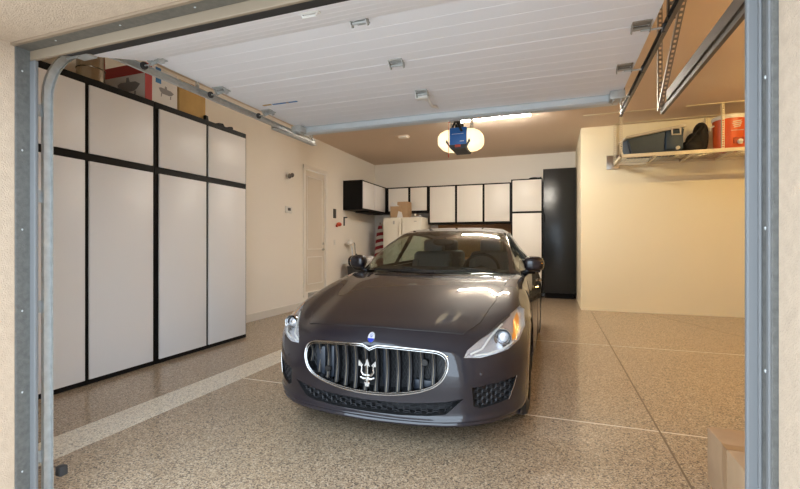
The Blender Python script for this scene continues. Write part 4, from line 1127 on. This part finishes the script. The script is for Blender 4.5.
# side details: shut lines, handles, three vents, sills, wheel liners
def sx(y, z, s=1):
    h = bvh.ray_cast(Vector((s*2, y, z)), Vector((-s, 0, 0))); return h[0].x if h[0] is not None else s*.95
for s in (1, -1):
    b = nb()
    for pts in ([(1.66, .30), (1.62, .6), (1.60, .8), (1.66, .97)], [(2.72, .24), (2.70, .6), (2.72, .98)], [(3.55, .45), (3.60, .65), (3.66, .9), (3.62, .99)], [(1.66, .27), (2.2, .24), (3.0, .24), (3.45, .30)]):
        dp = []
        for p, q in zip(pts, pts[1:]):
            for k in range(5): dp.append((p[0]+(q[0]-p[0])*k/5, p[1]+(q[1]-p[1])*k/5))
        tube(b, [(sx(y, z, s), y, z) for y, z in dp+[pts[-1]]], .003, 5)
    obj('door_gap', b, M['blackm'], car)
    for y in (2.50, 3.42):
        b = nb(); tube(b, [(sx(y-.1, .84, s), y-.1, .84), (sx(y-.08, .84, s)+s*.028, y-.08, .842), (sx(y+.06, .84, s)+s*.028, y+.06, .845), (sx(y+.1, .845, s), y+.1, .845)], .011, 8); obj('side_handle', b, M['carchrome'], car)
    for k in range(3):
        y = 1.40+.055*k; b = nb(); ellipsoid(b, (sx(y, .70, s), y, .70), (.006, .018, .026)); obj('fender_vent', b, M['blackp'], car)
    b = nb(); bx(b, (min(s*.70, s*.945), 1.34, .15), (max(s*.70, s*.945), 3.68, .23), .02); obj('sill', b, M['paint'], car)
b = nb(); bx(b, (-.62, .20, .17), (.62, 5.0, .24)); bx(b, (-.90, 1.36, .17), (.90, 3.66, .24)); bx(b, (-.80, .32, .185), (.80, .52, .23)); obj('underbody', b, M['blackm'], car, False)
def liner(yc, s, R=.405):
    b = nb(); A_ = []; B_ = []
    for k in range(19):
        a = -math.radians(25)+math.radians(230)*k/18
        A_.append(b.verts.new((s*.55, yc+R*math.cos(a), .355+R*math.sin(a)))); B_.append(b.verts.new((s*.945, yc+R*.97*math.cos(a), .355+R*.97*math.sin(a))))
    for k in range(18): b.faces.new((A_[k], A_[k+1], B_[k+1], B_[k]))
    b.faces.new(A_[::-1])
    return obj('wheel_liner', b, M['blackm'], car)
for yc in (.93, 4.10):
    for s in (1, -1):
        liner(yc, s)
        c = (s*.83, yc, .352)
        b = nb(); lathe(b, [(.245, -.12), (.30, -.125), (.338, -.115), (.351, -.09), (.352, 0), (.351, .09), (.338, .115), (.30, .125), (.245, .12)], 'X', c, 48, False); w = obj('wheel', b, M['tire'], car)
        b = nb(); lathe(b, [(.25, -.12), (.232, -.10), (.225, 0), (.232, .10), (.25, .12), (.24, .122)], 'X', c, 40, False)
        for k in range(7):
            for d_ in (-.10, .10):
                a = 2*PI*k/7+d_; a0 = 2*PI*k/7
                p0 = (c[0]+s*.085, c[1]+.05*math.cos(a0), c[2]+.05*math.sin(a0)); p1 = (c[0]+s*.105, c[1]+.235*math.cos(a), c[2]+.235*math.sin(a))
                tube(b, [p0, p1], [.020, .013], 6)
        ellipsoid(b, (c[0]+s*.085, c[1], c[2]), (.03, .06, .06)); obj('rim', b, M['rim'], w)
        b = nb(); lathe(b, [(.18, -.012), (.18, .012)], 'X', (c[0]+s*.01, c[1], c[2]), 32); obj('brake_disc', b, M['nickel'], w)
# rear lamps, plate, exhausts
def ry(x, z):
    h = bvh.ray_cast(Vector((x, 7, z)), Vector((0, -1, 0))); return h[0].y if h[0] is not None else 5.1
for s in (1, -1):
    b = nb(); P = [(.50, .86), (.70, .90), (.86, .92), (.90, .86), (.80, .80), (.56, .80)]
    A_ = [b.verts.new((s*x, ry(s*x, z)+.008, z)) for x, z in P]; B_ = [b.verts.new((s*x, ry(s*x, z)-.03, z)) for x, z in P]
    for k in range(6): b.faces.new((A_[k], A_[(k+1) % 6], B_[(k+1) % 6], B_[k]))
    b.faces.new(A_); b.faces.new(B_[::-1]); obj('taillight', b, M['redlamp'], car)
    b = nb(); lathe(b, [(.04, -.1), (.045, .03), (.038, .03), (.034, -.1)], 'Y', (s*.52, 5.2, .30), 20, False); obj('exhaust_tip', b, M['carchrome'], car)

# ------------------------------------------------------------------ light
w = bpy.data.worlds.new('world'); scene.world = w; w.use_nodes = True
nt = w.node_tree; bg = nt.nodes['Background']; bg.inputs['Color'].default_value = (.72, .86, 1.0, 1); bg.inputs['Strength'].default_value = 3.0
scene.view_settings.view_transform = 'Standard'; scene.view_settings.look = 'None'
scene.view_settings.gamma = 1; scene.view_settings.exposure = 1.1; scene.view_settings.use_curve_mapping = False
